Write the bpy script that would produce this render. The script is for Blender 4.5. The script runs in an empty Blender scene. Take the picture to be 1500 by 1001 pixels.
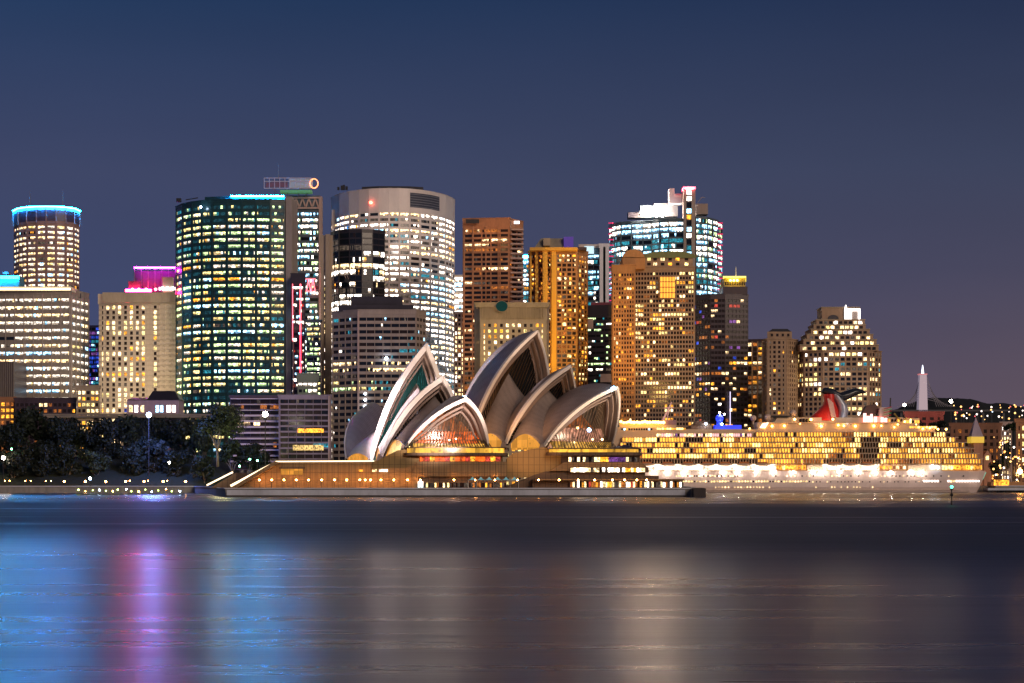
WR0, WR1, FILL_E, FLD = .29, .60, 1.2, .9
import bpy, math, random
from mathutils import Vector, noise
S = bpy.context.scene
COL = S.collection
rnd = random.Random(7)
F, HZ, HC = 2530.0, 700.0, 8.0            # focal length in photo pixels, horizon row, eye height (m)
GZ = 3.4                                   # level of the land
def X(px, Y): return (px-750.0)*Y/F
def Z(py, Y): return HC+(HZ-py)*Y/F
def P3(px, py, Y): return Vector((X(px, Y), Y, Z(py, Y)))
WL = {}

# ------------------------------------------------------------------ materials
def nodes(m):
    m.use_nodes = True
    return m.node_tree.nodes, m.node_tree.links
MATS = {}
def wallmat(name, col, rough=.75, var=.22, scale=.12, metal=0, streak=True, bump=.15):
    if name in MATS: return MATS[name]
    m = bpy.data.materials.new(name); n, l = nodes(m); b = n['Principled BSDF']
    g = n.new('ShaderNodeNewGeometry'); mp = n.new('ShaderNodeMapping')
    mp.inputs['Scale'].default_value = (1, 1, .25 if streak else 1)
    l.new(g.outputs['Position'], mp.inputs['Vector'])
    no = n.new('ShaderNodeTexNoise'); no.inputs['Scale'].default_value = scale; no.inputs['Detail'].default_value = 6
    l.new(mp.outputs[0], no.inputs['Vector'])
    n2 = n.new('ShaderNodeTexNoise'); n2.inputs['Scale'].default_value = scale*9; n2.inputs['Detail'].default_value = 3
    l.new(mp.outputs[0], n2.inputs['Vector'])
    ad = n.new('ShaderNodeMath'); ad.operation = 'MULTIPLY_ADD'; ad.inputs[1].default_value = .4
    l.new(n2.outputs[0], ad.inputs[0]); l.new(no.outputs[0], ad.inputs[2])
    r = n.new('ShaderNodeMapRange'); r.inputs[1].default_value = .45; r.inputs[2].default_value = .95
    r.inputs[3].default_value = 1-var; r.inputs[4].default_value = 1+var
    l.new(ad.outputs[0], r.inputs[0])
    mx = n.new('ShaderNodeVectorMath'); mx.operation = 'SCALE'; mx.inputs[0].default_value = col
    l.new(r.outputs[0], mx.inputs['Scale']); l.new(mx.outputs[0], b.inputs['Base Color'])
    b.inputs['Roughness'].default_value = rough; b.inputs['Metallic'].default_value = metal
    if bump:
        bp = n.new('ShaderNodeBump'); bp.inputs['Strength'].default_value = bump; bp.inputs['Distance'].default_value = .3
        l.new(n2.outputs[0], bp.inputs['Height']); l.new(bp.outputs[0], b.inputs['Normal'])
    MATS[name] = m
    return m
def litmat(name, col, s, lo=.35, hi=1.25, cell=1.6, fine=1.0, samp=False, cutoff=.45):
    """window pane with a lit room behind: what is inside varies from room to room"""
    if name in MATS: return MATS[name]
    m = bpy.data.materials.new(name); n, l = nodes(m); b = n['Principled BSDF']
    g = n.new('ShaderNodeNewGeometry')
    mp = n.new('ShaderNodeMapping'); mp.inputs['Scale'].default_value = (1/cell, 1/cell, 1/3.7)
    l.new(g.outputs['Position'], mp.inputs['Vector'])
    fl = n.new('ShaderNodeVectorMath'); fl.operation = 'FLOOR'; l.new(mp.outputs[0], fl.inputs[0])
    wn = n.new('ShaderNodeTexWhiteNoise'); l.new(fl.outputs[0], wn.inputs['Vector'])
    r = n.new('ShaderNodeMapRange'); r.inputs[3].default_value = lo; r.inputs[4].default_value = hi
    l.new(wn.outputs['Value'], r.inputs[0])
    no = n.new('ShaderNodeTexNoise'); no.inputs['Scale'].default_value = fine; no.inputs['Detail'].default_value = 2
    l.new(g.outputs['Position'], no.inputs['Vector'])
    r2 = n.new('ShaderNodeMapRange'); r2.inputs[1].default_value = cutoff-.1; r2.inputs[2].default_value = cutoff+.12
    r2.inputs[3].default_value = .16; r2.inputs[4].default_value = 1
    l.new(no.outputs[0], r2.inputs[0])
    mu = n.new('ShaderNodeMath'); mu.operation = 'MULTIPLY'; l.new(r.outputs[0], mu.inputs[0]); l.new(r2.outputs[0], mu.inputs[1])
    mu2 = n.new('ShaderNodeMath'); mu2.operation = 'MULTIPLY'; mu2.inputs[1].default_value = s; l.new(mu.outputs[0], mu2.inputs[0])
    b.inputs['Base Color'].default_value = (.02, .025, .03, 1); b.inputs['Roughness'].default_value = .15
    b.inputs['Emission Color'].default_value = (*col, 1); l.new(mu2.outputs[0], b.inputs['Emission Strength'])
    if not samp: m.cycles.emission_sampling = 'NONE'
    MATS[name] = m
    return m
def plain(name, col, rough=.6, metal=0, emit=None, es=0, samp=True):
    if name in MATS: return MATS[name]
    m = bpy.data.materials.new(name); n, l = nodes(m); b = n['Principled BSDF']
    no = n.new('ShaderNodeTexNoise'); no.inputs['Scale'].default_value = 1.3
    g = n.new('ShaderNodeNewGeometry'); l.new(g.outputs['Position'], no.inputs['Vector'])
    r = n.new('ShaderNodeMapRange'); r.inputs[3].default_value = .8; r.inputs[4].default_value = 1.2
    l.new(no.outputs[0], r.inputs[0])
    mx = n.new('ShaderNodeVectorMath'); mx.operation = 'SCALE'; mx.inputs[0].default_value = col
    l.new(r.outputs[0], mx.inputs['Scale']); l.new(mx.outputs[0], b.inputs['Base Color'])
    b.inputs['Roughness'].default_value = rough; b.inputs['Metallic'].default_value = metal
    if emit:
        b.inputs['Emission Color'].default_value = (*emit, 1); b.inputs['Emission Strength'].default_value = es
        if not samp: m.cycles.emission_sampling = 'NONE'
    MATS[name] = m
    return m

PW = litmat('pane_white', (1, .86, .72), 7.5, .6, 1.3)
PV = litmat('pane_warm_white', (1, .70, .34), 4.6)
PY = litmat('pane_pale_yellow', (1, .75, .27), 3.4)
PG = litmat('pane_greenish', (.74, 1, .44), 3.4)
PA = litmat('pane_amber', (1, .38, .03), 3.2)
PO = litmat('pane_orange_dim', (.9, .26, .04), .8)
PC = litmat('pane_cool', (.36, .72, 1), 6.5)
PT = litmat('pane_teal', (.04, .42, .55), 1.0)
PB = litmat('pane_blue', (.04, .12, 1), .9)
PM = litmat('pane_dim', (.5, .36, .26), .28)
PR = litmat('pane_red', (1, .10, .06), 1.0)
PP = litmat('pane_purple', (.55, .18, .8), .6)
PWS = litmat('pane_white_soft', (1, .86, .70), 2.4, .6, 1.3)
PDT = litmat('pane_teal_added_glow', (.05, .42, .55), .16, .3, 1.4)  # dark glass given a faint added glow that feeds the water reflection
LOW = {}
for m_, c_, s_ in ((PWS, (1, .78, .58), .8), (PW, (1, .80, .60), 1.1), (PV, (1, .62, .32), .9), (PY, (1, .74, .28), .85), (PG, (.62, 1, .45), .8), (PA, (1, .40, .05), .8), (PC, (.30, .62, 1), 1.0)):
    LOW[m_] = litmat(m_.name+'_lower', c_, s_, .2, 1.3, cell=1.1, fine=1.6, cutoff=.5)
PD = plain('pane_dark', (.012, .016, .024), .12)
PD2 = plain('pane_dark_brown', (.03, .018, .014), .2)
STEEL = plain('painted_steel', (.25, .25, .27), .5, .3)
DARK = plain('dark_metal', (.03, .03, .035), .5, .3)
LAMPW = plain('lamp_white', (1, 1, 1), .5, 0, (1, .86, .66), 60)
LAMPA = plain('lamp_amber', (1, 1, 1), .5, 0, (1, .50, .10), 45)
LAMPO = plain('lamp_orange', (1, 1, 1), .5, 0, (1, .40, .08), 70)
LAMPC = plain('lamp_cool', (1, 1, 1), .5, 0, (.55, .75, 1), 45)
LAMPG = plain('lamp_green', (1, 1, 1), .5, 0, (.2, 1, .45), 25)
LAMPF = plain('lamp_floodlight', (1, 1, 1), .5, 0, (1, .84, .70), 230)
LAMPR = plain('lamp_red', (1, 1, 1), .5, 0, (1, .05, .03), 30)

# ------------------------------------------------------------------ mesh builder
SPLIT = {'crown_fin', 'attic_window', 'roof_lamp', 'sign_lamp', 'deck_lamp', 'foyer_lamp', 'wall_lamp', 'crown_lamp', 'stay_cable', 'shop_window', 'balcony_slab', 'crimson_fin', 'slit_window', 'wall_joint', 'peak_lamp', 'work_lamp', 'side_panel', 'stair_light'}
class MB:
    def __init__(s): s.v = []; s.f = []; s.m = []; s.mats = []; s.sm = []; s.uv = None
    def mi(s, mat):
        if mat not in s.mats: s.mats.append(mat)
        return s.mats.index(mat)
    def face(s, pts, mat, smooth=False):
        k = len(s.v); s.v += [tuple(p) for p in pts]
        s.f.append(tuple(range(k, k+len(pts)))); s.m.append(s.mi(mat)); s.sm.append(smooth)
    def grid(s, g, mat, smooth=True, flip=False):
        k = len(s.v); a = len(g); b = len(g[0]); mi = s.mi(mat)
        for r in g: s.v += [tuple(p) for p in r]
        for i in range(a-1):
            for j in range(b-1):
                q = (k+i*b+j, k+(i+1)*b+j, k+(i+1)*b+j+1, k+i*b+j+1)
                s.f.append(q[::-1] if flip else q); s.m.append(mi); s.sm.append(smooth)
    def box(s, a, b, mat):
        x0, y0, z0 = a; x1, y1, z1 = b
        s.prism([(x0, y0), (x1, y0), (x1, y1), (x0, y1)], z0, z1, mat)
    def prism(s, poly, z0, z1, mat, top=None, poly2=None):
        n = len(poly); poly2 = poly2 or poly; k = len(s.v)
        s.v += [(p[0], p[1], z0) for p in poly]+[(p[0], p[1], z1) for p in poly2]
        mi = s.mi(mat); mt = s.mi(top or mat)
        for i in range(n):
            j = (i+1) % n
            s.f.append((k+i, k+j, k+n+j, k+n+i)); s.m.append(mi); s.sm.append(False)
        s.f.append(tuple(k+n+i for i in range(n))); s.m.append(mt); s.sm.append(False)
        s.f.append(tuple(k+n-1-i for i in range(n))); s.m.append(mi); s.sm.append(False)
    def bar(s, a, b, w, mat, h=None, n=4, w2=None):
        a = Vector(a); b = Vector(b); d = (b-a)
        if d.length < 1e-6: return
        d.normalize(); up = Vector((0, 0, 1)) if abs(d.z) < .95 else Vector((0, 1, 0))
        u = d.cross(up).normalized(); v = u.cross(d); h = h or w; w2 = w2 or w
        k = len(s.v); mi = s.mi(mat)
        for p, q in ((a, 1), (b, w2/w)):
            for i in range(n):
                t = 2*math.pi*(i+.5)/n; c = 1.41 if n == 4 else 1
                s.v.append(tuple(p+u*math.cos(t)*w/2*c*q+v*math.sin(t)*h/2*c*q))
        for i in range(n):
            j = (i+1) % n
            s.f.append((k+i, k+j, k+n+j, k+n+i)); s.m.append(mi); s.sm.append(n > 6)
        s.f.append(tuple(k+n-1-i for i in range(n))); s.m.append(mi); s.sm.append(False)
        s.f.append(tuple(k+n+i for i in range(n))); s.m.append(mi); s.sm.append(False)
    def ball(s, c, r, mat, n=10, sz=1):
        g = []
        for i in range(n//2+1):
            ph = math.pi*i/(n//2)
            g.append([(c[0]+r*math.sin(ph)*math.cos(2*math.pi*j/n), c[1]+r*math.sin(ph)*math.sin(2*math.pi*j/n), c[2]+r*sz*math.cos(ph)) for j in range(n+1)])
        s.grid(g, mat, True, True)
    def lathe(s, c, prof, mat, n=12):
        g = [[(c[0]+r*math.cos(2*math.pi*j/n), c[1]+r*math.sin(2*math.pi*j/n), c[2]+z) for j in range(n+1)] for r, z in prof]
        s.grid(g, mat, True, True)
    def build(s, name, parent=None, loc=None):
        if name in SPLIT and parent is not None: return s.islands(name, parent)
        return s._build(name, parent, loc)
    def islands(s, name, parent):
        par = list(range(len(s.v)))
        def fd(a):
            while par[a] != a: par[a] = par[par[a]]; a = par[a]
            return a
        for f in s.f:
            for q in f[1:]: par[fd(q)] = fd(f[0])
        gr = {}
        for i, f in enumerate(s.f): gr.setdefault(fd(f[0]), []).append(i)
        o = None
        for fs in gr.values():
            m = MB()
            for i in fs:
                m.f.append(tuple(s.f[i])); m.m.append(m.mi(s.mats[s.m[i]])); m.sm.append(s.sm[i])
            used = sorted({q for f in m.f for q in f}); ix = {q: k for k, q in enumerate(used)}
            m.v = [s.v[q] for q in used]; m.f = [tuple(ix[q] for q in f) for f in m.f]; o = m._build(name, parent)
        return o
    def _build(s, name, parent=None, loc=None):
        me = bpy.data.meshes.new(name)
        w = WL[parent] if parent is not None else (Vector(loc) if loc is not None else Vector((0, 0, 0)))
        me.from_pydata([(p[0]-w[0], p[1]-w[1], p[2]-w[2]) for p in s.v], [], s.f)
        for m in s.mats: me.materials.append(m)
        me.polygons.foreach_set('material_index', s.m); me.polygons.foreach_set('use_smooth', s.sm)
        if s.uv:
            uvl = me.uv_layers.new(name='UVMap')
            for lp in me.loops: uvl.data[lp.index].uv = s.uv[lp.vertex_index]
        me.update()
        o = bpy.data.objects.new(name, me); COL.objects.link(o)
        if parent is not None: o.parent = parent
        else: o.location = w
        WL[o] = w.copy() if hasattr(w, 'copy') else Vector(w)
        return o
def tag(o, label, cat, group=None):
    o['label'] = label; o['category'] = cat
    if group: o['group'] = group
    return o
def thing(name, label, cat, loc, group=None):
    o = bpy.data.objects.new(name, None); COL.objects.link(o); o.location = loc
    WL[o] = Vector(loc); tag(o, label, cat, group)
    return o
def struct(o, kind='structure'):
    o['kind'] = kind; return o
def spot(px, py, Y, tpx, tpy, tY, power, col, ang=60, size=2, blend=.6):
    li = bpy.data.lights.new('floodlight', 'SPOT'); li.energy = power; li.color = col
    li.spot_size = math.radians(ang); li.spot_blend = blend; li.shadow_soft_size = size
    o = bpy.data.objects.new('floodlight', li); COL.objects.link(o)
    a = P3(px, py, Y); b = P3(tpx, tpy, tY); o.location = a
    o.rotation_euler = (b-a).to_track_quat('-Z', 'Y').to_euler()
    return o
def point(px, py, Y, power, col, size=1):
    li = bpy.data.lights.new('lamp_light', 'POINT'); li.energy = power; li.color = col; li.shadow_soft_size = size
    o = bpy.data.objects.new('lamp_light', li); COL.objects.link(o); o.location = P3(px, py, Y)
    return o

# ------------------------------------------------------------------ towers
def offset_path(path, d, closed=False):
    out = []; n = len(path)
    for i in range(n):
        a = path[i-1] if (i or closed) else None; b = path[(i+1) % n] if (i < n-1 or closed) else None; c = path[i]
        ns = []
        for p, q in ((a, c), (c, b)):
            if p is None or q is None: continue
            dx, dy = q[0]-p[0], q[1]-p[1]; L = math.hypot(dx, dy) or 1; ns.append((dy/L, -dx/L))
        if len(ns) == 2:
            mx, my = ns[0][0]+ns[1][0], ns[0][1]+ns[1][1]; k = 2/max(.6, (mx*mx+my*my))
            mx *= k; my *= k
            mx, my = mx*.5*2/1, my*.5*2/1
            out.append((c[0]+mx*d, c[1]+my*d))
        else: out.append((c[0]+ns[0][0]*d, c[1]+ns[0][1]*d))
    return out
WCACHE = {}
def wmesh(w, h, mat):
    k = (round(w, 2), round(h, 2), mat.name)
    if k not in WCACHE:
        me = bpy.data.meshes.new('window')
        me.from_pydata([(-w/2, 0, 0), (w/2, 0, 0), (w/2, 0, h), (-w/2, 0, h)], [], [(0, 1, 2, 3)])
        me.materials.append(mat); WCACHE[k] = me
    return WCACHE[k]
def pick(pal, r):
    t = r.random()*sum(w for _, w in pal)
    for m, w in pal:
        t -= w
        if t <= 0: return m
    return pal[-1][0]
def facade(root, path, z0, z1, fh, bw, sp, pf, wall, pal, seed, mode='ribbon', relief=.45, sub=3, sub_p=.25, run=.55, pier=None, budget=None, floorpal=None, piermat=None, skipcol=None, floorskip=None, base=None):
    """wall with openings along an open path in plan; glass lies behind the piers and spandrels"""
    r = random.Random(seed); nf = max(1, int(round((z1-z0)/fh))); fh = (z1-z0)/nf
    wb = MB(); out = offset_path(path, relief); segs = list(zip(path[:-1], path[1:]))
    for k in range(nf):
        zt = z0+(k+1)*fh; zb = zt-sp*fh
        for i in range(len(path)-1):
            a, b = out[i], out[i+1]; c, d = path[i], path[i+1]
            wb.face([(a[0], a[1], zb), (b[0], b[1], zb), (b[0], b[1], zt), (a[0], a[1], zt)], wall)
            wb.face([(c[0], c[1], zb), (d[0], d[1], zb), (b[0], b[1], zb), (a[0], a[1], zb)], wall)
            wb.face([(a[0], a[1], zt), (b[0], b[1], zt), (d[0], d[1], zt), (c[0], c[1], zt)], wall)
    panes = []
    cols = []
    for si, (a, b) in enumerate(segs):
        dx, dy = b[0]-a[0], b[1]-a[1]; L = math.hypot(dx, dy)
        if L < .8: continue
        nx, ny = dy/L, -dx/L; nb = max(1, int(round(L/bw))); ux, uy = dx/L, dy/L; w = L/nb; pw = pf*w
        for j in range(nb+1):
            if pf <= 0: break
            t = min(max(j*w, pw/2), L-pw/2); rr = relief+(pier if pier is not None else .12)
            cx, cy = a[0]+ux*t, a[1]+uy*t
            q = [(cx-ux*pw/2-nx*.0, cy-uy*pw/2-ny*.0), (cx-ux*pw/2+nx*rr, cy-uy*pw/2+ny*rr), (cx+ux*pw/2+nx*rr, cy+uy*pw/2+ny*rr), (cx+ux*pw/2, cy+uy*pw/2)]
            wb.prism(q, z0-.05, z1+.03, piermat or wall)
        for j in range(nb): cols.append((a, ux, uy, nx, ny, j*w, w, pw))
    wb.build('facade_grid', root)
    for k in range(nf):
        zb = z0+k*fh; zt = zb+fh*(1-sp); cur = None
        if floorskip and r.random() < floorskip[0]: fp = floorskip[1]
        else: fp = floorpal(k, nf, r) if floorpal else pal
        rb = MB()
        for ci, (a, ux, uy, nx, ny, t, w, pw) in enumerate(cols):
            if skipcol and skipcol(ci, k): continue
            if cur is None or r.random() > run: cur = pick(fp, r)
            e = .05
            def P(s): return (a[0]+ux*s+nx*e, a[1]+uy*s+ny*e)
            if mode == 'ribbon':
                for q in range(sub):
                    mt = cur if r.random() > sub_p else pick(fp, r)
                    p, p2 = P(t+w*q/sub), P(t+w*(q+1)/sub)
                    if mt in LOW and r.random() < .8:
                        zm = zb+(zt-zb)*r.choice((.35, .45, .55)); rb.face([(p[0], p[1], zb), (p2[0], p2[1], zb), (p2[0], p2[1], zm), (p[0], p[1], zm)], LOW[mt])
                    else: zm = zb
                    rb.face([(p[0], p[1], zm), (p2[0], p2[1], zm), (p2[0], p2[1], zt), (p[0], p[1], zt)], mt)
            else:
                p = P(t+w/2); ww = w-pw*.98; panes.append((p, zb, ww, zt-zb, math.atan2(uy, ux), cur, w))
        if mode == 'ribbon' and rb.f: rb.build('ribbon_window', root)
    if panes:
        front = sorted(range(len(panes)), key=lambda i: (round(abs(panes[i][4])*3), panes[i][5] in (PD, PD2), -panes[i][1]))
        lim = budget if budget is not None else 96
        keep = set(front[:lim]); rest = MB(); L = WL[root]
        for i, (p, zb, ww, h, ang, mt, w) in enumerate(panes):
            if i in keep:
                o = bpy.data.objects.new('window', wmesh(ww, h, mt)); COL.objects.link(o); o.parent = root
                o.location = (p[0]-L.x, p[1]-L.y, zb-L.z); o.rotation_euler = (0, 0, ang); WL[o] = L
            else:
                c, s_ = math.cos(ang)*ww/2, math.sin(ang)*ww/2
                rest.face([(p[0]-c, p[1]-s_, zb), (p[0]+c, p[1]+s_, zb), (p[0]+c, p[1]+s_, zb+h), (p[0]-c, p[1]-s_, zb+h)], mt)
        if rest.f:
            o = rest.build('small_window', root); struct(o, 'stuff')
def curve(pxl, pxr, Y, bow, n=8):
    """bowed front: the middle is nearer than the ends"""
    out = []
    for i in range(n+1):
        t = i/n; yy = Y+bow*((2*t-1)**2); px = pxl+(pxr-pxl)*t
        out.append((px, yy))
    return out
def plan(pts): return [(X(px, Y), Y) for px, Y in pts]
def tower(name, label, pts, top, wall, pal, seed, depth=30, fpx=8, bpx=14, sp=.4, pf=.12, mode='ribbon', z0=GZ, crown=0, sides=True, core=None, cat='office tower', cornice=.6, **kw):
    """pts = front path as (photo column, distance), left to right; top = photo row of the roof at the nearest point"""
    path = plan(pts); Ym = min(p[1] for p in path); zt = Z(top, Ym)
    fh = fpx*Ym/F; bw = bpx*Ym/F
    root = thing(name, label, cat, (sum(p[0] for p in path)/len(path), Ym+depth/2, z0))
    bl, br = path[0][0], path[-1][0]; kk = (Ym+depth)/Ym
    if br < 0: br = br*kk-.3
    if bl > 0: bl = bl*kk+.3
    full = path+[(br, path[-1][1]+depth), (bl, path[0][1]+depth)]
    co = MB(); co.prism(full, z0, zt-.4, core or wall); 
    par = offset_path(full, (kw.get('relief', .45))+.25, True)
    inn = offset_path(full, -.5, True)
    zc = zt-crown*Ym/F
    co.build('building_core', root)
    pa = MB(); pa.prism(par, zc, zt, wall)
    if cornice: pa.prism(offset_path(full, kw.get('relief', .45)+.25+cornice*.5, True), zt+.003, zt+cornice, wall)
    pa.build('parapet', root)
    fpth = path
    if sides: fpth = [(bl, path[0][1]+depth)]+path+[(br, path[-1][1]+depth)]
    facade(root, fpth, z0, zc-.01, fh, bw, sp, pf, wall, pal, seed, mode, **kw)
    root['topz'] = zt; root['Y'] = Ym
    del root['topz']; del root['Y']
    return root
# ================================================================== THE CITY
OFF = 'office towers of the city skyline'; APT = 'apartment towers on the skyline'
W_mauve = wallmat('facade_mauve_granite', (.36, .22, .20))
W_tan = wallmat('facade_tan_concrete', (.42, .33, .24))
W_grey = wallmat('facade_grey_concrete', (.27, .23, .20))
W_cream = wallmat('facade_cream_panels', (.66, .54, .40), var=.08)
W_teal = wallmat('curtain_wall_dark_teal', (.018, .06, .065), .25)
W_pier = wallmat('facade_warm_grey_pier', (.34, .29, .27))
W_white = wallmat('facade_white_aluminium', (.60, .52, .48), .5, var=.1)
W_brown = wallmat('facade_brown_granite', (.44, .20, .10))
W_sand = wallmat('facade_sandstone', (.46, .36, .24))
W_gold = wallmat('facade_ochre_render', (.85, .46, .07), var=.06)
W_dk = wallmat('facade_dark_metal', (.035, .03, .045), .4)
W_dkp = wallmat('facade_plum_metal', (.07, .045, .06), .4)
W_apt = wallmat('facade_tan_apartment_brick', (.42, .28, .18))
W_orange = wallmat('facade_terracotta', (.62, .30, .11))
W_steel = wallmat('facade_blue_grey_steel', (.10, .14, .17), .35)
W_red = wallmat('facade_crimson_edge', (.40, .03, .07), .4)
W_pink = wallmat('facade_pale_pink_stone', (.52, .38, .34))
ROOFM = wallmat('roof_dark_membrane', (.05, .05, .06), .9)

def addbox(root, name, px0, px1, py0, py1, Y, d, mat, hexa=False):
    b = MB(); b.box((X(px0, Y), Y, Z(py1, Y)), (X(px1, Y), Y+d, Z(py0, Y)), mat); return b.build(name, root)
def antenna(root, px, py0, py1, Y, w=.5, mat=None):
    b = MB(); b.bar(P3(px, py1, Y), P3(px, py0, Y), w, mat or STEEL, w2=w*.4); return b.build('antenna', root)

# round tower with the blue ring
p = [(21, 1522), (28, 1508), (40, 1501), (54, 1498), (68, 1497), (82, 1498), (96, 1501), (108, 1508), (115.5, 1522)]
t = tower('office_tower', 'round mauve office tower with a glowing blue ring round its roof', p, 303, W_mauve,
          [(PW, 5), (PV, 5), (PY, 1.2), (PA, .8), (PD, 1), (PM, 1.4), (PC, 1)], 11, depth=34, fpx=7.7, bpx=12, sp=.42, pf=.13, crown=24, group=None) if False else None
def T(*a, group=OFF, **k):
    r = tower(*a, **k); r['group'] = group; return r
t1 = T('office_tower', 'round mauve office tower with a glowing blue ring round its roof', p, 303, W_mauve,
      [(PWS, 6), (PV, 5), (PY, 1), (PA, .7), (PD, .8), (PM, 1), (PC, 1)], 11, depth=40, fpx=7.7, bpx=12, sp=.5, pf=.14, crown=24, run=.3, sub=3, sub_p=.4)
b = MB(); pp = offset_path(plan(p), 1.0)
for i in range(len(pp)-1):
    pass
zr0, zr1 = Z(303.9, 1497), Z(302.3, 1497)
q = offset_path(plan(p), 1.6)
for i in range(len(q)-1):
    b.prism([q[i], q[i+1], pp[i+1], pp[i]], zr0, zr1, plain('neon_blue_white', (1, 1, 1), .5, 0, (.002, .28, .95), 560))
b.build('ring_light', t1)
b = MB(); pp2 = offset_path(plan(p), .75)
for i in range(len(pp2)-1):            # tall dark louvres of the crown between its fins
    a, c = pp2[i], pp2[i+1]
    b.face([(a[0], a[1], Z(324, 1497)), (c[0], c[1], Z(324, 1497)), (c[0], c[1], Z(308, 1497)), (a[0], a[1], Z(308, 1497))], W_dkp)
b.build('crown_louvre', t1)
b = MB()
for i, pt in enumerate(offset_path(plan(p), .9)): b.bar((pt[0], pt[1], Z(326, 1497)), (pt[0], pt[1], zr0), .9, W_mauve)
b.build('crown_fin', t1)
antenna(t1, 44, 280, 302, 1515, .6); antenna(t1, 92, 278, 302, 1515, .6)

# wide low office with fins, bright floors
t = T('office_block', 'wide grey office block with thin vertical fins and a lit cream cornice', [(-22, 1235), (-5, 1222), (103, 1218), (104, 1224), (129, 1250)], 424, W_grey,
      [(PWS, 9), (PV, 3), (PC, 1.2), (PM, .6), (PD, .5), (PY, .6)], 12, depth=26, fpx=11, bpx=14.2, sp=.58, pf=.10, crown=7, run=.75, pier=.5, sub=4, sub_p=.3, piermat=W_pier)
addbox(t, 'roof_cornice', -22, 104, 420, 426, 1216.2, 18, wallmat('cornice_cream', (.8, .7, .55), var=.05))
b = MB(); b.box((X(-22, 1216), 1215.4, Z(425, 1216)), (X(103, 1216), 1216, Z(422.5, 1216)), plain('strip_light_warm', (1, 1, 1), .5, 0, (1, .78, .5), 3.2)); b.build('strip_light', t)
addbox(t, 'plant_room', -40, 28, 404, 420, 1228, 14, plain('plant_room_teal', (.08, .25, .3), .5)); m_ = MB(); m_.box((X(-60, 1227), 1226.6, Z(409, 1227)), (X(27, 1227), 1227.6, Z(404.5, 1227)), plain('neon_cyan', (1, 1, 1), .5, 0, (0, .36, .85), 115)); m_.build('neon_tube', t); addbox(t, 'plant_room', 4, 12, 398, 402, 1230, 6, STEEL)
addbox(t, 'roof_stack', 105, 118, 430, 437, 1236, 8, W_dk)

# slab of ribbed dark metal in front
t = thing('office_block', 'low dark slab building of narrow vertical ribs at the frame edge', 'office block', (X(5, 1180), 1190, GZ), OFF)
b = MB(); b.box((X(-40, 1180), 1180, GZ), (X(21, 1180), 1210, Z(530, 1180)), W_dkp); b.build('wall', t)
b = MB()
for i in range(22):
    x = X(-40+i*2.85, 1180); b.box((x, 1179, GZ), (x+.5, 1179.98, Z(531, 1180)), W_grey)
b.build('ribbed_cladding', t)

# cream hotel
CREAMP = [(PA, 1.4), (PV, 4.6), (PY, 2.2), (PD2, 5), (PM, 2), (PB, .15)]
def hotelskip(ci, k): return ci in (8, 10, 11, 12) or ci > 12
t = T('hotel', 'cream slab hotel with small square windows and a blank end strip', [(145, 1200), (258, 1196)], 430, W_cream, CREAMP, 13, depth=32,
      fpx=7.55, bpx=8.8, sp=.32, pf=.52, mode='punched', crown=15, run=.15, relief=.35, pier=.0, skipcol=hotelskip, sides=False, cornice=0, budget=100, floorpal=None)
b = MB()
for i in range(0, 21):
    y = 1195.4; b.box((X(148, y), y-.06, Z(437.2+i*7.55, y)), (X(258, y), y, Z(437, y)+.0-i*0+.0 if False else Z(436.9+i*7.55, y)), W_tan)
b.build('panel_joint', t)
addbox(t, 'parapet_band', 150, 257, 428.5, 443, 1194.3, .5, W_tan)
# roof machinery, neon
addbox(t, 'plant_room', 196, 257, 397, 428, 1216, 12, wallmat('plant_room_mauve', (.07, .05, .08)))
addbox(t, 'plant_room', 188, 205, 412, 428, 1206, 6, W_dkp)
addbox(t, 'roof_stack', 238, 252, 406, 428, 1205, 6, W_cream)
b = MB()
for i in range(7):
    x = X(197+i*10, 1211); b.bar((x, 1211, Z(428, 1211)), (x, 1211, Z(392, 1211)), .35, STEEL)
b.bar(P3(196, 392, 1211), P3(258, 392, 1211), .4, STEEL); b.build('roof_frame', t)
b = MB(); b.box((X(197, 1211), 1210.2, Z(393.6, 1211)), (X(258, 1211), 1210.8, Z(391.4, 1211)), plain('neon_violet', (1, 1, 1), .5, 0, (.62, .01, .70), 100)); b.build('neon_tube', t)
b = MB(); b.box((X(184, 1204), 1203.4, Z(427.6, 1204)), (X(222, 1204), 1204, Z(424, 1204)), plain('neon_red', (1, 1, 1), .5, 0, (1, .01, .12), 130)); b.build('neon_tube', t)
b = MB()
for i, px in enumerate((233, 237, 241, 244, 248, 252, 256)):
    b.prism([(X(px, 1204), 1203.3), (X(px+2.6, 1204), 1203.3), (X(px+2.6, 1204), 1203.9), (X(px, 1204), 1203.9)], Z(425.5, 1204), Z(421-(i % 2), 1204), plain('sign_white', (1, 1, 1), .5, 0, (1, .95, 1), 2.4))
b.build('roof_sign', t)
b = MB()
for i, px in enumerate((194, 203.5, 214, 228)): b.ball(P3(px, 424, 1202), 1.0, plain('sign_pink_bulb', (1, 1, 1), .5, 0, (1, .35, .4), 6))
b.build('sign_lamp', t)

# blue-lit block seen in the gap
t = T('office_block', 'blue and violet lit block filling the gap beside the cream hotel', [(127, 1300), (147, 1300)], 478, plain('facade_indigo', (.03, .03, .12), .5),
      [(PB, 4), (PP, 2), (PC, 1), (PD, 3), (PT, 1)], 14, depth=20, fpx=6, bpx=6, sp=.35, pf=.1, sides=False)

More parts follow.
